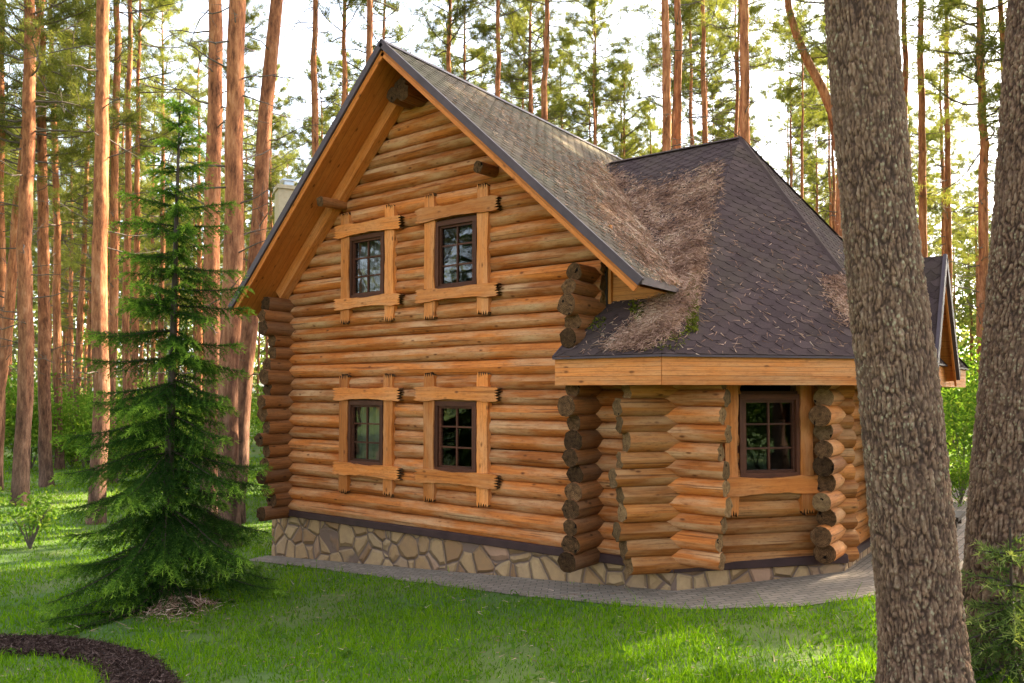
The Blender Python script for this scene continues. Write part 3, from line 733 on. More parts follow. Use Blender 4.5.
# ------------------------------------------------------------------ neighbouring cabin (only its chimney rises above the roof edge)
def neighbour():
    c = at_depth(287, 300, 21.0); c[2] = -.6
    t = thing('neighbouring_cabin', 'neighbouring cabin with beige chimney behind the left roof edge', 'cabin', tuple(c))
    d = unit(RT * .9 + FW * .45 * np.array([1, 1, 0])); d[2] = 0; d = unit(d); n_ = np.cross(d, Z); loc = np.zeros(3)
    g = G(); o = d * 3.6 - n_ * 2.0
    for k in range(11):
        for sg in (-1, 1): log(g, o - d * 2.6 + n_ * 2.2 * sg + Z * (.25 + .23 * k), o + d * 2.6 + n_ * 2.2 * sg + Z * (.25 + .23 * k), .125, step=1)
        for sg in (-1, 1): log(g, o + d * 2.4 * sg - n_ * 2.5 + Z * (.14 + .23 * k), o + d * 2.4 * sg + n_ * 2.5 + Z * (.14 + .23 * k), .125, step=1)
    g.build('wall', ['log_old', 'end_grain'], t, smooth=True)
    g = G()
    for sg in (-1, 1):
        P = [o - d * 2.9 + Z * 4.9, o + d * 2.9 + Z * 4.9, o + d * 2.9 + n_ * sg * 2.9 + Z * 2.5, o - d * 2.9 + n_ * sg * 2.9 + Z * 2.5]
        nn = unit(np.cross(P[1] - P[0], P[2] - P[0])); prism(g, P if nn[2] > 0 else P[::-1], nn if nn[2] > 0 else -nn, .12)
    g.build('roof', 'roof_far', t)
    g = G(); box(g, Z * 4.38, (Z, d, n_), (8.76, .6, .6)); box(g, Z * 8.76, (Z, d, n_), (.10, .68, .68)); ch = g.build('chimney', 'stucco', t)
    g = G(); box(g, Z * 8.88, (Z, d, n_), (.18, .24, .24)); box(g, Z * 8.99, (Z, d, n_), (.04, .38, .38)); g.build('chimney_cap', 'zinc', ch)
neighbour()

# ------------------------------------------------------------------ needles / leaves (numpy, many small faces in one mesh)
def blades(base, dirs, length, width, rv, name, material, parent=None, bendz=0.0, seg=1, loc=None, wood=None):
    n = len(base); dirs = dirs / (np.linalg.norm(dirs, axis=1)[:, None] + 1e-9)
    rv3 = rs.randn(n, 3); side = np.cross(dirs, rv3); side /= np.linalg.norm(side, axis=1)[:, None] + 1e-9
    wv = side * (np.asarray(width) / 2 * np.ones(n))[:, None]; L = (np.asarray(length) * np.ones(n))[:, None]
    if seg == 1:
        V = np.stack([base - wv, base + wv, base + dirs * L], 1); k = 3
        flat = np.arange(n * 3, dtype=np.int32); lens = np.full(n, 3, np.int32)
    else:
        mid = base + dirs * L * .55; tip = base + dirs * L + np.array([0, 0, 1.]) * bendz * L + (rs.randn(n, 3) * .22) * L
        V = np.stack([base - wv, base + wv, mid + wv * .75, mid - wv * .75, tip], 1); k = 5
        b = np.arange(n, dtype=np.int32)[:, None] * 5
        flat = np.concatenate([b + np.array([[0, 1, 2, 3]]), b + np.array([[3, 2, 4]])], 1).astype(np.int32).ravel(); lens = np.tile(np.array([4, 3], np.int32), n)
    me = bpy.data.meshes.new(name); V = V.reshape(-1, 3); rr = np.repeat(np.asarray(rv) * np.ones(n), k); MI = None; mats = material
    if wood is not None:
        wg, wm = wood; WV = np.concatenate(wg.V); wl = np.array([len(f) for f in wg.F], np.int32); wf = np.fromiter((i for f in wg.F for i in f), np.int32)
        MI = np.concatenate([np.zeros(len(lens), np.int32), np.ones(len(wl), np.int32)]); flat = np.concatenate([flat, wf + len(V)]).astype(np.int32); lens = np.concatenate([lens, wl])
        V = np.concatenate([V, WV]); rr = np.concatenate([rr, np.concatenate(wg.R)]); mats = [material, wm]
    return finish(me, name, V, flat, lens, None, rr, MI, mats, parent, loc=loc)
def leaves(c, size, rv, name, material, parent=None, flat_=.5):
    n = len(c); nrm = rs.randn(n, 3) * (1, 1, 1) + (0, 0, flat_); nrm /= np.linalg.norm(nrm, axis=1)[:, None]
    a = np.cross(nrm, rs.randn(n, 3)); a /= np.linalg.norm(a, axis=1)[:, None]; b = np.cross(nrm, a); s = (size * np.ones(n))[:, None]
    V = np.stack([c - a * s, c + b * s * .5, c + a * s, c - b * s * .5], 1).reshape(-1, 3)
    me = bpy.data.meshes.new(name)
    return finish(me, name, V, np.arange(4 * n, dtype=np.int32), np.full(n, 4, np.int32), None, np.repeat(rv, 4), None, material, parent)

# ------------------------------------------------------------------ pines
def pine_parts(seed, H=25.0, r0=.21, crown0=.5, nl=30, dead=16, trunk=True):
    """trunk, dead branches and crown meshes of one pine standing at the origin (unparented; returned as objects)"""
    global rs, rnd
    rs_, rn_ = rs, rnd; rs = np.random.RandomState(seed); rnd = random.Random(seed)
    z = np.linspace(-.3, H, 30); t = z / H
    cx = np.cumsum(rs.randn(30)) * .03; cy = np.cumsum(rs.randn(30)) * .03; cx -= cx[1]; cy -= cy[1]
    rad = r0 * (1 - .25 * np.clip(t, 0, 1) ** 1 - .68 * np.clip(t, 0, 1) ** 2.2) * (1 + .35 * np.exp(-np.clip(z, 0, 9) / .35)); rad = np.maximum(rad, .02)
    C = np.c_[cx, cy, z]; objs = []
    at = lambda h: np.array([np.interp(h, z, cx), np.interp(h, z, cy), h])
    if trunk:
        g = G(); tube(g, C, rad, 12, .5, rough=.025); objs.append(g.build('trunk', 'pine_bark', smooth=True))
    g = G(); B = []; Dd = []
    for i in range(dead):                                       # bare lower branches
        h = rnd.uniform(.14, crown0 + .08) * H; az = rnd.uniform(0, 6.28); L = rnd.uniform(.4, 2.6) * (0.5 + h / H)
        p = at(h); d = np.array([math.cos(az), math.sin(az), rnd.uniform(-.15, .35)]); pts = [p]
        for k in range(5): d = unit(d + rs.randn(3) * .2 + (0, 0, .03)); pts.append(pts[-1] + d * L / 5)
        tube(g, pts, np.linspace(.022, .005, 6), 4, .5)
        for k in (2, 3, 4):
            if rnd.random() < .7: tube(g, [pts[k], pts[k] + unit(rs.randn(3)) * L * .14, pts[k] + unit(rs.randn(3)) * L * .22], [.008, .006, .003], 3, .5)
    for i in range(nl):
        f = (i + rnd.random()) / nl; h = (crown0 + (1 - crown0) * f * .98) * H; az = rnd.uniform(0, 6.28)
        L = (3.25 * (1 - f) ** .6 + .6) * rnd.uniform(.55, 1.15); L *= 1 if f > .12 else .8
        p = at(h); el = -.05 + .75 * f + rnd.uniform(-.2, .2); d = np.array([math.cos(az), math.sin(az), math.tan(el) * .6]); pts = [p]; m = 6
        for k in range(m): d = unit(d + rs.randn(3) * .2 + (0, 0, .06)); pts.append(pts[-1] + d * L / m)
        tube(g, pts, np.linspace(.035, .008, m + 1), 4, .5)
        for k in range(2, m + 1):
            for q in range(rnd.choice((1, 2, 2, 3))):
                e = unit(d * .5 + rs.randn(3) * (1, 1, .5) + (0, 0, .2)); l2 = L * rnd.uniform(.12, .32); tp = pts[k] + e * l2
                tube(g, [pts[k], (pts[k] + tp) / 2 + rs.randn(3) * .03, tp], [.011, .008, .004], 3, .5)
                for s_ in np.linspace(.25, 1, 3 + int(l2 * 3)):
                    B.append(pts[k] + (tp - pts[k]) * s_ + rs.randn(3) * .05); Dd.append(e + (0, 0, .35))
    B = np.array(B); Dd = np.array(Dd); nb = 24
    base = np.repeat(B, nb, 0) + rs.randn(len(B) * nb, 3) * .05; dr = np.repeat(Dd, nb, 0) * .55 + rs.randn(len(B) * nb, 3) * .75
    rv = np.clip(np.repeat(rs.rand(len(B)), nb) * .55 + rs.rand(len(B) * nb) * .45, 0, 1)
    objs.append(blades(base, dr, rs.uniform(.11, .24, len(base)), .016, rv, 'crown', 'pine_needles', wood=(g, 'twig')))
    rs, rnd = rs_, rn_
    return objs
variants = []
for s_ in range(7):
    variants.append(pine_parts(100 + s_, H=rnd.uniform(23.5, 27), r0=.20, crown0=(.48, .42, .54, .46, .36, .50, .40)[s_], nl=(50, 54, 44, 52, 60, 48, 56)[s_], dead=(16, 24, 12, 28, 20, 18, 30)[s_]))
variants.append(pine_parts(120, H=26.5, r0=.20, crown0=.69, nl=34, dead=34))
first_use = [True] * 8
def blocks_sun(p):
    s2 = SD[:2] / np.linalg.norm(SD[:2])
    for q, wd in (((-6.5, -.5), 4.2), ((-11, 1), 4.2), ((10.3, 4), 1.2), ((10.0, -1.9), 2.0), ((4.8, 1.0), 1.3), ((-17, 5), 3)):
        v = np.asarray(p) - q; t = v @ s2
        if 0 < t < 42 and abs(v[0] * s2[1] - v[1] * s2[0]) < wd: return True
    return False
PINE_GROUP = 'tall pines standing around the cabin'
def place_pine(p, radius, lean=(0, 0), label='', v=None, hs_=1.0, group=None):
    """p base point; lean = horizontal drift per metre of height"""
    v = (7 if blocks_sun(p[:2]) else rnd.randrange(7)) if v is None else v
    t = thing('pine_tree', label, 'pine tree', tuple(p), group or PINE_GROUP)
    t.rotation_euler = Vector((lean[0], lean[1], 1)).to_track_quat('Z', 'Y').to_euler()
    s = radius / .20; hh = hs_ * rnd.uniform(.94, 1.06)
    for o in variants[v]:
        q = o if first_use[v] else o.copy()
        if not first_use[v]: COL.objects.link(q)
        q.parent = t
        if q.name.split('.')[0] == 'trunk': q.scale = (s, s, hh)
        else: q.scale = (hh, hh, hh)
        q.rotation_euler = (0, 0, rot := rnd.uniform(0, 6.28)) if q.name.startswith('trunk') else (0, 0, rot)
    first_use[v] = False
    return t
# pines one can tell apart: (px at frame top, px low, low y, width px at low y, depth, label)
NAMED = [
    (4, 0, 300, 9, 26, 'slim orange pine cut by the left edge of the view'),
    (38, -6, 420, 11, 25, 'thin pine leaning right across the far left trunks'),
    (33, 20, 505, 15, 22.5, 'straight orange pine at far left rooted in the sunlit lawn'),
    (46, 46, 484, 12, 27, 'dark footed pine just right of the straight far left pine'),
    (54, 60, 484, 8, 33, 'slim pine between the dark footed pine and the leaning thin one'),
    (95, 74, 470, 6, 36, 'very thin leaning pine left of the knotted trunk'),
    (103, 97, 520, 16, 19.5, 'thick knotted pine trunk rising straight left of the spruce'),
    (119, 112, 470, 9, 28, 'slender pine directly right of the knotted trunk'),
    (129, 124, 470, 8, 31, 'slender pine behind the upper left of the spruce'),
    (143, 134, 470, 7, 35, 'thin pine straight behind the spruce crown'),
    (162, 161, 470, 6, 40, 'thinnest distant pine above the spruce top'),
    (212, 209, 540, 17, 16.8, 'reddish pine behind the right side of the spruce'),
    (235, 229, 546, 20, 16.0, 'thick grey barked pine beside the cabin left corner logs'),
    (281, 236, 500, 17, 19.5, 'leaning reddish pine crossing behind the left roof eave'),
    (314, 315, 300, 9, 30, 'straight pine behind the chimney'),
    (341, 342, 300, 8, 33, 'slim pine left of the roof peak'),
    (366, 367, 300, 10, 28, 'brown pine almost touching the roof peak on its left'),
    (384, 383, 300, 7, 38, 'pale slim pine right behind the roof peak'),
    (448, 447, 300, 5, 44, 'thin dark pine first to the right of the roof peak'),
    (468, 467, 300, 6, 40, 'thin pine second to the right of the roof peak'),
    (502, 500, 300, 9, 34, 'medium pine rising from the middle of the long ridge'),
    (524, 520, 300, 5, 48, 'thin pine between two medium trunks above the long ridge'),
    (546, 541, 300, 9, 32, 'medium orange pine above the lower half of the long ridge'),
    (597, 597, 300, 6, 42, 'slim pine above the joint of the two roofs'),
    (668, 670, 300, 11, 25, 'left trunk of the close orange pair above the bay ridge'),
    (678, 679, 300, 10, 26, 'right trunk of the close orange pair above the bay ridge'),
    (693, 693, 300, 6, 40, 'thin pine right of the close orange pair'),
    (706, 708, 300, 8, 33, 'brown pine between the orange pair and the bay roof tip'),
    (744, 744, 300, 12, 24, 'bright orange pine behind the tip of the bay roof'),
    (838, 839, 300, 10, 24, 'orange pine with bent limb left of the big front trunk'),
    (905, 905, 420, 8, 30, 'slim pine seen just right of the big front trunk'),
    (922, 924, 420, 9, 28, 'orange pine above the porch gable'),
    (948, 950, 420, 7, 34, 'thin pine right of the porch gable'),
    (982, 985, 440, 10, 25, 'orange pine in the gap between the two big front trunks'),
]
used_xy = []
for (pt, pb, yb, wpx, dep, lab) in NAMED:
    low = at_depth(pb, yb, dep); top = at_depth(pt, 0, dep)
    ln = (top - low)[:2] / (top[2] - low[2]); gz = float(ground_z(low[0])); base = np.array([*(low[:2] + ln * (gz - low[2])), gz]); base[2] = float(ground_z(base[0])) - .02
    t = place_pine(base, wpx * dep / F_PX / 2 * 1.0, tuple(ln), lab)
    if 'bent limb' in lab:
        pts = [at_depth(x_, y_, dep) - base for x_, y_ in ((839, 150), (832, 112), (822, 88), (808, 62), (797, 36), (789, 10), (784, -30), (780, -60))]
        g = G(); tube(g, pts, [.15, .14, .13, .12, .11, .10, .09, .05], 10, .5, rough=.03); lb = g.build('limb', 'pine_bark', t, smooth=True)
        lb.rotation_mode = 'QUATERNION'; lb.rotation_quaternion = t.rotation_euler.to_quaternion().inverted()
    used_xy.append(base[:2])
# the bent limb on the pine left of the big front trunk
tries = 0; far = []
while len(far) < 185 and tries < 9000:
    tries += 1
    a = rs.uniform(-.66, .66) if rs.rand() < .86 else rs.uniform(.66, 1.35); dep = 22 + 72 * rs.rand() ** .8
    if abs(a) <= .66: p = CAM + (FW * np.array([1, 1, 0]) / np.linalg.norm(FW[:2]) + RT * math.tan(a)) * dep
    else:
        dep = 13 + 35 * rs.rand(); p = CAM + (FW * np.array([1, 1, 0]) * math.cos(a) + RT * math.sin(a)) * dep
    p = p[:2]
    if -3 < p[0] < 13.5 and -2.5 < p[1] < 12: continue
    if blocks_sun(p): continue
    if any((p[0] - q[0]) ** 2 + (p[1] - q[1]) ** 2 < (2.6 if dep > 35 else 3.4) ** 2 for q in used_xy): continue
    used_xy.append(p); far.append((p, dep, a))
k = 0
while k < 58:
    px = rs.uniform(370, 840) if k < 44 else rs.uniform(-20, 300); dep = rs.uniform(34, 56) if k < 20 else rs.uniform(54, 84); p = at_depth(px, 300, dep)[:2]
    if any((p[0] - q[0]) ** 2 + (p[1] - q[1]) ** 2 < 2.2 ** 2 for q in used_xy): k += .02; continue
    used_xy.append(p); far.append((p, dep, 0.0)); k = int(k) + 1
for p, dep, a in far:
    lab = 'tall slim pine among the many deep in the forest behind the cabin' if dep > 30 or abs(a) < .66 else 'tall unseen pine added to shade the lawn to the right of the cabin'
    place_pine((p[0], p[1], float(ground_z(p[0])) - .02), rs.uniform(.10, .19), (rs.randn() * .018, rs.randn() * .018), lab, hs_=rs.uniform(.85, 1.08))

k = 0; s2 = SD[:2] / np.linalg.norm(SD[:2]); s3 = np.array([s2[1], -s2[0]])
while k < 11:                                               # unseen pines added right of the view so their crowns shade the front lawn
    p = np.array([9.3, -.9]) + s2 * rs.uniform(17, 36) + s3 * rs.uniform(-5.5, 3.5); v_ = p - np.array([10.0, -1.9])
    if abs(v_ @ s3) < 2.0 or any(np.hypot(*(p - q)) < 1.9 for q in used_xy): k += .01; continue
    used_xy.append(p); k = int(k) + 1
    place_pine((p[0], p[1], float(ground_z(p[0])) - .02), rs.uniform(.15, .21), (rs.randn() * .015, rs.randn() * .015), 'tall unseen pine added to shade the lawn to the right of the cabin', v=int(rs.choice((1, 4, 6, 3))))
for i in range(30):
    p = np.array([rs.uniform(-24, 0), rs.uniform(-27, -11)]) if i < 24 else np.array([rs.uniform(17, 26), rs.uniform(-6, 2)])
    place_pine((p[0], p[1], float(ground_z(p[0])) - .02), rs.uniform(.14, .22), (rs.randn() * .015, rs.randn() * .015), 'pine of the forest in front of the cabin, mirrored in its windows', group='pines mirrored in the windows')
# ------------------------------------------------------------------ two big trunks in front
def big_pine(name, pts, rads, depth, label, seed, H=22):
    """pts (px, y) centre line down to the ground"""
    C = np.array([at_depth(px, py, depth) for px, py in pts]); C = C[np.argsort(C[:, 2])]
    R_ = np.array(rads)[::-1] * depth / F_PX if pts[0][1] < pts[-1][1] else np.array(rads) * depth / F_PX
    gz = float(ground_z(C[0][0])); sl_ = (C[-1] - C[0]) / (C[-1][2] - C[0][2])
    base = C[0] + (C[1] - C[0]) / (C[1][2] - C[0][2]) * (gz - .15 - C[0][2])
    zz = np.concatenate([[base[2]], C[:, 2], [H * .6, H]]); top1 = C[-1] + sl_ * (H * .6 - C[-1][2]) * .8; top2 = C[-1] + sl_ * (H - C[-1][2]) * .6
    xx = np.concatenate([[base[0]], C[:, 0], [top1[0], top2[0]]]); yy = np.concatenate([[base[1]], C[:, 1], [top1[1], top2[1]]])
    rr = np.concatenate([[R_[0] * 1.06], R_, [R_[-1] * .7, .04]])
    t = thing(name, label, 'pine tree', (base[0], base[1], gz), None)
    zs = np.concatenate([np.arange(base[2], 6.2, .011), np.arange(6.2, H, .4)]); seg = 280
    CC = np.c_[np.interp(zs, zz, xx), np.interp(zs, zz, yy), zs]; RR = np.interp(zs, zz, rr)
    RR = RR * (1 + .26 * np.exp(-np.clip(zs - gz, 0, 9) / .16))
    th = np.linspace(0, 2 * np.pi, seg, endpoint=False); r_ = np.random.RandomState(seed)
    # bark plates: vertical ridges broken by cross cracks (periodic value noise)
    def vnoise(na, sz):
        nz = int((zs[-1] - zs[0]) / sz) + 3; grid = r_.rand(nz, na)
        u = th / (2 * np.pi) * na; v = (zs - zs[0]) / sz; i0 = np.floor(v).astype(int); j0 = np.floor(u).astype(int) % na; fv = v - i0; fu = u - np.floor(u)
        fu = fu * fu * (3 - 2 * fu); fv = fv * fv * (3 - 2 * fv)
        a = grid[i0][:, j0]; b = grid[i0][:, (j0 + 1) % na]; c = grid[i0 + 1][:, j0]; d = grid[i0 + 1][:, (j0 + 1) % na]
        return (a * (1 - fu) + b * fu) * (1 - fv[:, None]) + (c * (1 - fu) + d * fu) * fv[:, None]
    def plates(na, sz, seed2):
        q = np.random.RandomState(seed2); nz = int((zs[-1] - zs[0]) / sz) + 4; jx = q.rand(nz, na); jy = q.rand(nz, na); hv = q.rand(nz, na)
        wu = (vnoise(18, .12) - .5) * 1.1; wv = (vnoise(24, .10) - .5) * .9
        u = (th / (2 * np.pi) * na)[None] + wu; v = ((zs - zs[0]) / sz + 1)[:, None] + wv; iu = np.floor(u).astype(int); iv = np.floor(v).astype(int)
        f1_ = np.full(u.shape, 9.); f2_ = np.full(u.shape, 9.); hh = np.zeros(u.shape)
        for a in (-1, 0, 1):
            for b in (-1, 0, 1):
                cu = iu + a; cv = np.clip(iv + b, 0, nz - 1); ku = cu % na
                d = np.hypot(cu + jx[cv, ku] - u, iv + b + jy[cv, ku] - v); nearer = d < f1_
                f2_ = np.where(nearer, f1_, np.minimum(f2_, d)); hh = np.where(nearer, hv[cv, ku], hh); f1_ = np.minimum(f1_, d)
        return np.clip((f2_ - f1_) / .42, 0, 1), hh
    n0 = vnoise(6, .8); n3 = vnoise(140, .016); e1, h1 = plates(52, .135, seed + 40); e2, h2 = plates(112, .042, seed + 41)
    hgt = .36 * np.sqrt(e1) * (.6 + .4 * h1) + .34 * np.sqrt(e2) * (.35 + .65 * h2) * (.4 + .6 * e1) + .30 * n3 + .1 * vnoise(70, .4)
    hgt = np.clip((hgt - .12) / .85, 0, 1)
    rad = RR[:, None] * (1 + .05 * (n0 - .5)) + (hgt - .6) * .034 * np.clip(RR / .2, .2, 1)[:, None]
    V = CC[:, None] + rad[..., None] * np.stack([np.cos(th), np.sin(th), 0 * th], -1)[None]
    idx = np.arange(V.shape[0] * seg).reshape(V.shape[0], seg)
    q = np.stack([idx[:-1], np.roll(idx, -1, 1)[:-1], np.roll(idx, -1, 1)[1:], idx[1:]], -1).reshape(-1, 4)
    me = bpy.data.meshes.new('trunk'); o = finish(me, 'trunk', V.reshape(-1, 3) - np.array([base[0], base[1], gz]), q.astype(np.int32).ravel(), np.full(len(q), 4, np.int32), None, hgt.ravel(), None, 'old_bark', t, smooth=True)
    for s in pine_parts(seed, H=H + 1, crown0=.58, nl=26, dead=0, trunk=False):
        s.parent = t; s.location = (np.interp(14, zs, CC[:, 0]) - base[0], np.interp(14, zs, CC[:, 1]) - base[1], 0)
    return t
big_pine('pine_tree', [(860, 0), (868, 100), (877, 200), (888, 300), (899, 400), (909, 500), (918, 600), (926, 690)], [32.5, 33, 33.5, 35.5, 37.5, 38.5, 39, 41], 5.65, 'massive lichen spotted pine trunk in front of the bay roof', 5)
big_pine('pine_tree', [(1046, 0), (1040, 100), (1034, 200), (1027, 300), (1018, 400), (1010, 500), (1003, 600), (999, 650)], [33, 34, 34, 35, 35, 36, 36.5, 38], 6.6, 'dark furrowed pine trunk at the right edge by the juniper', 6)

# ------------------------------------------------------------------ spruce
def spruce(p, H, Lmax, label, seed, mat_, name='spruce_tree', cat='spruce tree', whorl=.28, lean=(0, 0), fine=1.0, nmul=1.0):
    r_ = np.random.RandomState(seed); t = thing(name, label, cat, tuple(p))
    g = G(); z = np.linspace(-.1, H, 16); rad = np.linspace(.085 * H / 7, .008, 16)
    tube(g, np.c_[z * lean[0], z * lean[1], z], rad, 9, .5, rough=.03); g.build('trunk', 'dark_wood', t, smooth=True)
    gb = G(); B = []; D = []; T = []; W = []
    h = .12
    while h < H - .12:
        f = h / H; nb = r_.randint(5, 8) if f < .7 else r_.randint(4, 7); a0 = r_.rand() * 6.28
        for i in range(nb):
            az = a0 + 6.283 * i / nb + r_.randn() * .22; L = Lmax * ((1 - f) ** .72) * r_.choice((.45, .75, .95, 1.08)) * r_.uniform(.85, 1.12) + .12
            el = (.75 * f ** 1.5 - .30 + r_.randn() * .07); d = np.array([math.cos(az) * math.cos(el), math.sin(az) * math.cos(el), math.sin(el)])
            hh = h + r_.randn() * .06; p0 = np.array([hh * lean[0], hh * lean[1], hh]); m = 8; pts = [p0]
            for k in range(m):
                d = unit(d + np.array([0, 0, (-.09 if k < 4 else .10) * (1 - f)]) + r_.randn(3) * .035); q = pts[-1] + d * L / m
                q[2] = max(q[2], .05 + r_.rand() * .04); pts.append(q)
            pts = np.array(pts); tube(gb, pts, np.linspace(.012, .003, m + 1) * (L / Lmax + .35), 4, .5)
            u = r_.rand(int(L / .0035 * nmul)) * m; xb = np.stack([np.interp(u, np.arange(m + 1), pts[:, c]) for c in range(3)], -1)
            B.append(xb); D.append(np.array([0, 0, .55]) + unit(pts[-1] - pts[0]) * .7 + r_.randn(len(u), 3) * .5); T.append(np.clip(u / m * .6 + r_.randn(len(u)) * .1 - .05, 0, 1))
            nt_ = max(6, int(L / .042 * fine)); s = np.linspace(.06, 1, nt_)
            for k, sv in enumerate(s):
                x = np.array([np.interp(sv * m, np.arange(m + 1), pts[:, c]) for c in range(3)]); j = min(m - 1, int(sv * m)); dd = unit(pts[j + 1] - pts[j]); sd_ = unit(np.cross(dd, Z))
                for sg in ((-1, 1) if sv < .97 else (0,)):
                    tl = (.09 + .42 * L / (Lmax + .2) * (1 - sv) ** .6 * min(1, sv * 3 + .3)) * r_.uniform(.6, 1.25) * (Lmax / 1.5 + .3) / 1.3
                    td = unit(dd * .75 + sd_ * sg * r_.uniform(.5, 1.0) + Z * r_.uniform(-.75, -.05))
                    nn = max(5, int(tl / .0072 * nmul)); u = r_.rand(nn)
                    xb = x + td * (tl * u)[:, None] + np.array([0, 0, -1.]) * (.35 * tl * u ** 2)[:, None]
                    B.append(xb); D.append(td * .8 + r_.randn(nn, 3) * .55); tip = sv * .45 + .35 * u + (.25 if sv > .9 else 0)
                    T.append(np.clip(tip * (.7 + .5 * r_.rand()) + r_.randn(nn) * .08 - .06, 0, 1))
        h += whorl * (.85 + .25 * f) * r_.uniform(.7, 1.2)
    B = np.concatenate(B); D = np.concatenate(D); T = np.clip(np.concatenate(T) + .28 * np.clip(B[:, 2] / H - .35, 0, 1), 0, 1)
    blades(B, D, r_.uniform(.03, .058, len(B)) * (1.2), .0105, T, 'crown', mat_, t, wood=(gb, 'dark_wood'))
    return t
sp = at_ground(165, 606)
spruce((sp[0], sp[1], float(ground_z(sp[0])) - .02), 7.1, 1.62, 'dark green spruce with drooping branches on the lawn left of the cabin', 21, 'spruce_needles', lean=(.012, .006))
jp = at_depth(1014, 690, 6.0)
spruce((jp[0], jp[1], float(ground_z(jp[0])) - .02), 1.22, .60, 'young yellow green juniper bush at the foot of the right edge trunk', 23, 'juniper_needles', name='juniper_bush', cat='bush', whorl=.14, fine=.7, nmul=.7)
# dry twigs under the spruce
def dry_litter():
    n = 1500; c = at_ground(180, 611); a = rs.rand(n) * 6.28; r = np.abs(rs.randn(n)) * .32
    x = c[0] + np.cos(a) * r * 1.2; y = c[1] + np.sin(a) * r; B = np.c_[x, y, ground_z(x) + rs.rand(n) * .2 * np.exp(-(r / .4) ** 2)]
    o = blades(B, rs.randn(n, 3) * (1, 1, .45), rs.uniform(.06, .2, n), .008, rs.rand(n), 'dry_twig_litter', 'litter')
    tag(o, 'heap of dry brown twigs under the spruce', 'litter', kind='stuff')
dry_litter()

# ------------------------------------------------------------------ undergrowth
def shrub_mesh(seed, H, Rr, n, leaf):
    r_ = np.random.RandomState(seed); g = G(); C = []
    for i in range(9):
        a = r_.rand() * 6.28; tip = np.array([math.cos(a) * Rr * r_.uniform(.3, .95), math.sin(a) * Rr * r_.uniform(.3, .95), H * r_.uniform(.5, 1)])
        mid = tip * .5 + (0, 0, .1 * H); pts = [np.zeros(3), mid, tip]; tube(g, pts, [.018, .012, .004], 4, .5)
        for k in range(5): C.append(mid + (tip - mid) * r_.rand() + r_.randn(3) * .15 * H)
    st = g.build('stems', 'twig')
    C = np.array(C); P = C[r_.randint(len(C), size=n)] + r_.randn(n, 3) * np.array([.16, .16, .13]) * H * .8; P[:, 2] = np.abs(P[:, 2]) + .03
    lf = leaves(P, leaf, np.clip(r_.rand(n) * .8 + .1, 0, 1), 'foliage', 'leaf')
    return [st, lf]
shr = [shrub_mesh(1, 1.6, .9, 1500, .055), shrub_mesh(2, 2.6, 1.3, 2200, .07), shrub_mesh(3, .9, .5, 500, .05)]
sused = [True] * 3
def place_shrub(p, v, s, label, group=None):
    t = thing('leafy_shrub', label, 'shrub', tuple(p), group); t.scale = (s, s, s); t.rotation_euler = (0, 0, rnd.random() * 6)
    for o in shr[v]:
        q = o if sused[v] else o.copy()
        if not sused[v]: COL.objects.link(q)
        q.parent = t
    sused[v] = False
p = at_ground(30, 549); place_shrub((p[0], p[1], float(ground_z(p[0]))), 2, 1.15, 'small sapling on the sunlit lawn at far left')
for (px, dep, v, s, lab) in ((962, 19, 1, 1.0, 'bright green shrub beyond the paved path beside the porch'), (976, 23, 1, 1.25, 'taller pale green shrub between the two big front trunks'), (945, 27, 1, 1.2, 'shrub behind the porch corner logs'), (958, 16.5, 0, .6, 'low shrub at the far edge of the paved path')):
    p = at_depth(px, 400, dep); place_shrub((p[0], p[1], float(ground_z(p[0]))), v, s, lab)
for i in range(46):
    px = rs.uniform(-40, 300) if i < 34 else rs.uniform(880, 1060); dep = rs.uniform(26, 55); p = at_depth(px, 400, dep)
    place_shrub((p[0], p[1], float(ground_z(p[0]))), int(rs.rand() < .6), rs.uniform(.8, 1.4), 'leafy shrub in the bright undergrowth among the distant trunks', 'undergrowth shrubs among the distant trunks')
for i in range(7):
    x_, y_ = rs.uniform(16.5, 22), rs.uniform(-2.8, 1.5); place_shrub((x_, y_, float(ground_z(x_))), 1, rs.uniform(.9, 1.3), 'leafy shrub right of the cabin, mirrored in the bay window', 'shrubs mirrored in the bay window')
def far_wood():
    n = 190000; a = np.where(np.arange(n) < 90000, rs.uniform(-.85, .85, n), rs.uniform(.85, 2 * math.pi - .85, n)); d = rs.uniform(85, 150, n); fwd = FW * np.array([1, 1, 0]); fwd /= np.linalg.norm(fwd)
    P = CAM + (fwd * np.cos(a)[:, None] + RT * np.sin(a)[:, None]) * d[:, None]
    cl = np.sin(a * 40) * np.sin(a * 97 + d * .2); P[:, 2] = -.5 + 25 * rs.rand(n) ** 1.15 * (.8 + .25 * cl)
    o = leaves(P, rs.uniform(.25, .6, n), rs.rand(n), 'distant_woods', 'far_foliage'); tag(o, 'far wood reading as one pale green mass behind the pines', 'woods', kind='stuff')
far_wood()

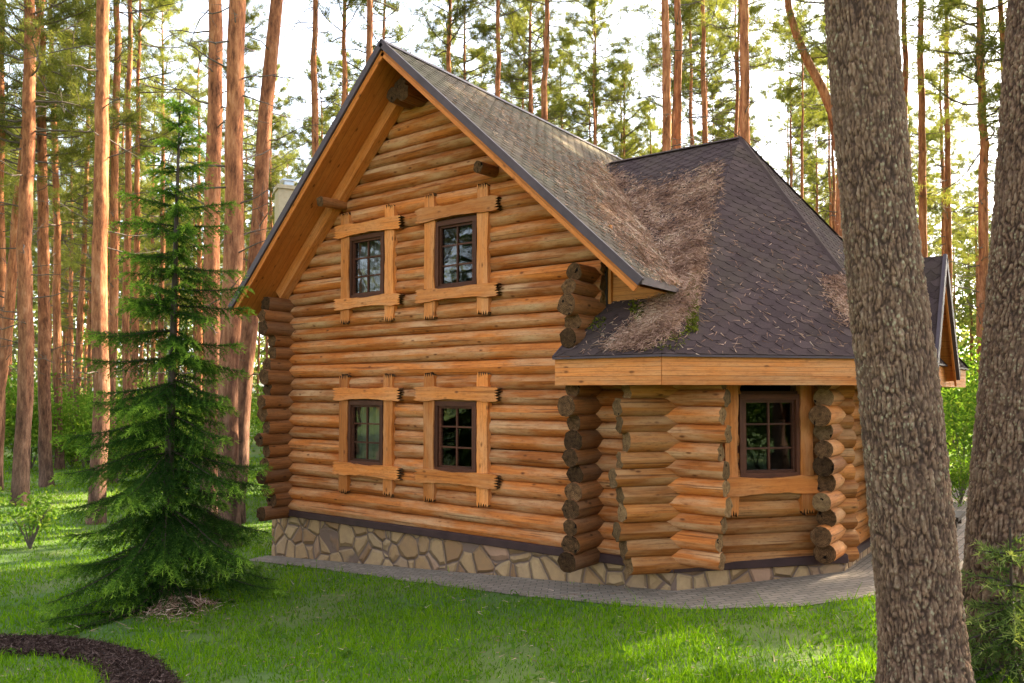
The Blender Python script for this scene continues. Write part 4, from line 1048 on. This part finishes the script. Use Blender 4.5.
# ------------------------------------------------------------------ grass
def grass():
    n = 330000; fwd = FW * np.array([1, 1, 0]); fwd /= np.linalg.norm(fwd)
    tx = rs.uniform(-.74, .74, n); d = 5.0 + 34 * rs.rand(n) ** 2.0
    P = CAM[:2] + (fwd[:2] + RT[:2] * tx[:, None]) * d[:, None]
    x, y = P[:, 0], P[:, 1]
    bad = polyarea_contains(PATH_POLY, x + rs.randn(n) * .05, y + rs.randn(n) * .05) | polyarea_contains(MULCH_POLY, x + rs.randn(n) * .03, y + rs.randn(n) * .03) | ((x > -.2) & (x < 7.7) & (y > -.05) & (y < 9.2)) | ((x > 7) & (x < 9.3) & (y > 1.2) & (y < 9.2))
    patch = np.sin(x * 1.7 + 1) * np.sin(y * 1.3 + x * .4) + .5 * np.sin(x * 4.1) * np.sin(y * 3.7)
    for (cx_, cy_), rr_ in ((at_ground(785, 636)[:2], .38), (at_ground(965, 668)[:2], .6), (at_ground(200, 640)[:2], .3), (at_ground(690, 668)[:2], .2)):
        bad |= (((x - cx_) ** 2 + ((y - cy_) * 1.5) ** 2) < (rr_ * (.6 + .7 * rs.rand(n))) ** 2) & (rs.rand(n) < .75)
    bad |= (rs.rand(n) < .18) | ((patch < -.75) & (rs.rand(n) < .6))
    x, y, d, patch = x[~bad], y[~bad], d[~bad], patch[~bad]; m = len(x)
    B = np.c_[x, y, ground_z(x) - .005]; dr = np.c_[rs.randn(m) * .38, rs.randn(m) * .38, np.ones(m)]
    tall = np.exp(-(((x - 9.6) / 1.3) ** 2 + ((y + 2.2) / .9) ** 2))
    ln = rs.uniform(.035, .085, m) * (1 + .35 * patch.clip(-.6, 1)) * (1 + 1.1 * tall * rs.rand(m)) * (1 + d / 60)
    ln = ln * np.where(rs.rand(m) < .05, rs.uniform(1.4, 2.3, m), 1.0)
    rv = np.clip(.42 + .16 * patch + rs.randn(m) * .2, 0, 1)
    o = blades(B, dr, ln, .0055 * (1 + d / 9), rv, 'grass', 'grass', seg=2, bendz=-.15)
    tag(o, 'short green lawn grass around the cabin', 'grass', kind='stuff')
    # broad leaved weeds low in the lawn
    k = 260; tx = rs.uniform(-.66, .6, k); d = 6 + 6 * rs.rand(k); P = CAM[:2] + (fwd[:2] + RT[:2] * tx[:, None]) * d[:, None]
    ok = ~(polyarea_contains(PATH_POLY, P[:, 0], P[:, 1]) | polyarea_contains(MULCH_POLY, P[:, 0], P[:, 1])) & (P[:, 1] < -.9); P = P[ok]
    q = np.repeat(P, 6, 0) + rs.randn(len(P) * 6, 2) * .045; C = np.c_[q, ground_z(q[:, 0]) + rs.uniform(.03, .09, len(q))]
    o = leaves(C, rs.uniform(.02, .042, len(C)), np.clip(rs.rand(len(C)) * .5 + .1, 0, 1), 'lawn_weeds', 'leaf', flat_=2.0); tag(o, 'broad leaved weeds scattered in the lawn', 'weeds', kind='stuff')
grass()

# ------------------------------------------------------------------ needles and moss lying on the roofs
def roof_hit(px, py):
    d = ray(px, py); best = None
    for n_, p0, ok in ((np.array([MR, 0, 1.]), np.array([RIDGE_X, 0, RIDGE_Z]), lambda q: q[0] > RIDGE_X - .05 and q[0] < XR + .02 and q[1] > YF),
                       (np.array([0, -sl1, 1.]), EC, lambda q: q[1] > -.8 and q[0] > 6.3 - max(0, q[1] - .35) and q[0] < hipx(q[1]) + .05),
                       (None, None, None)):
        if n_ is None: n_ = np.cross(EE - EC, A_ - EC); p0 = EC; ok = lambda q: q[2] > 3.16 and q[0] >= hipx(q[1]) - .02
        den = d @ n_
        if abs(den) < 1e-6: continue
        t = ((p0 - CAM) @ n_) / den; q = CAM + d * t
        if t > 0 and ok(q) and (best is None or t < best[0]): best = (t, q, n_ / np.linalg.norm(n_) * (1 if n_[2] > 0 else -1))
    return best
def scatter(poly, n, jitter=5):
    poly = np.array(poly, float); lo, hi = poly.min(0), poly.max(0); out = []
    while len(out) < n:
        x = rs.uniform(lo[0], hi[0], 400); y = rs.uniform(lo[1], hi[1], 400)
        w_ = np.sin(x * .13 + y * .05 + 2 * np.sin(y * .07)) * np.sin(y * .11 - x * .09) * .7 + .8 * rs.randn(400)
        k = polyarea_contains(poly, x + rs.randn(400) * jitter, y + rs.randn(400) * jitter) & (w_ > -.5)
        out += list(zip(x[k], y[k]))
    return out[:n]
def on_roof(pts, thick):
    B = []; Nn = []
    for x, y in pts:
        h = roof_hit(x, y)
        if h: B.append(h[1] + h[2] * rs.uniform(.015, thick)); Nn.append(h[2])
    return np.array(B), np.array(Nn)
def litter():
    dense = [(575, 160), (612, 172), (640, 187), (676, 182), (724, 166), (716, 200), (703, 250), (694, 300), (672, 330), (640, 350), (600, 352), (640, 320), (655, 300), (664, 284), (640, 262), (612, 228), (590, 195)]
    stream = [(690, 250), (706, 250), (692, 300), (668, 335), (630, 352), (612, 350), (650, 318), (668, 285)]
    sparse = [(440, 80), (520, 118), (610, 168), (640, 190), (650, 270), (600, 232), (520, 150)]
    patch = [(820, 280), (848, 276), (852, 330), (838, 310)]
    Bs = []; Ns = []
    for poly, n, th in ((dense, 20000, .05), (stream, 5000, .06), (sparse, 2600, .02), (patch, 1200, .05), ([(560, 290), (850, 180), (850, 355), (560, 356)], 700, .02)):
        b, q = on_roof(scatter(poly, n), th); Bs.append(b); Ns.append(q)
    B = np.concatenate(Bs); Nn = np.concatenate(Ns); n = len(B); d = rs.randn(n, 3); d -= Nn * np.sum(d * Nn, 1)[:, None] * .93
    clump = .5 + .5 * np.sin(B[:, 0] * 5 + 2 * np.sin(B[:, 1] * 3)) * np.sin(B[:, 1] * 4.3 + B[:, 2] * 3 + np.sin(B[:, 0] * 7))
    o = blades(B, d, rs.uniform(.05, .13, n), .011, np.clip(clump * .45 + rs.rand(n) * .6, 0, 1), 'roof_needle_litter', 'litter')
    tag(o, 'brown fallen pine needles heaped in the roof valley', 'litter', kind='stuff')
    Bs = []
    for poly, n in (([(684, 280), (698, 272), (697, 330), (686, 335)], 900), ([(575, 232), (600, 262), (590, 246)], 260), ([(628, 300), (650, 308), (640, 335)], 330), ([(583, 318), (606, 318), (606, 332), (583, 330)], 120), ([(660, 330), (690, 335), (680, 352), (640, 352)], 160)):
        b, q = on_roof(scatter(poly, n, 2), .03); Bs.append(b)
    B = np.concatenate(Bs); o = leaves(B, rs.uniform(.012, .03, len(B)), rs.rand(len(B)), 'roof_moss', 'moss', flat_=1.0); tag(o, 'yellow green moss tufts on the dark shingles', 'moss', kind='stuff')
litter()

# ------------------------------------------------------------------ small things
def step_block():
    p = at_ground(951, 526); t = thing('wooden_step', 'low dark wooden step on the paved path by the porch', 'step', (p[0], p[1], p[2] + .013))
    g = G(); box(g, (0, 0, .17), (Y, X, Z), (.9, .34, .07)); g.build('tread', 'dark_wood', t, bevel=.01)
    for s in (-.3, .3): g = G(); box(g, (0, s, .067), (X, Y, Z), (.26, .1, .134)); g.build('leg', 'dark_wood', t)
step_block()
def mulch_chips():
    P = np.array(MULCH_POLY); lo, hi = P.min(0), P.max(0); n = 60000
    x = rs.uniform(lo[0], hi[0], n); y = rs.uniform(lo[1], hi[1], n); k = polyarea_contains(MULCH_POLY, x + rs.randn(n) * .03, y + rs.randn(n) * .03); x, y = x[k], y[k]; m = len(x)
    B = np.c_[x, y, ground_z(x) + .012 + rs.rand(m) * .05]
    tag(blades(B, rs.randn(m, 3) * (1, 1, .35), rs.uniform(.03, .09, m), .016, rs.rand(m), 'bark_mulch', 'mulch_chip'), 'dark bark mulch chips strewn on the curved path', 'mulch', kind='stuff')
mulch_chips()


def fallen_needles():
    n = 5200; fwd = FW * np.array([1, 1, 0]); fwd /= np.linalg.norm(fwd); tx = rs.uniform(-.68, .66, n); d = 5.6 + 9 * rs.rand(n) ** 1.4
    P = CAM[:2] + (fwd[:2] + RT[:2] * tx[:, None]) * d[:, None]; k = ~polyarea_contains(MULCH_POLY, P[:, 0], P[:, 1]) & (P[:, 1] < .0); P = P[k]
    q = np.sin(P[:, 0] * 2.3 + 1) * np.sin(P[:, 1] * 2.9) + rs.randn(len(P)) * .5; P = P[q > .1]
    B = np.c_[P, ground_z(P[:, 0]) + .014 + rs.rand(len(P)) * .04]
    tag(blades(B, rs.randn(len(P), 3) * (1, 1, .2), rs.uniform(.04, .13, len(P)), .007, rs.rand(len(P)), 'fallen_needles', 'litter'), 'brown pine needles fallen on the grass and paving', 'litter', kind='stuff')
fallen_needles()
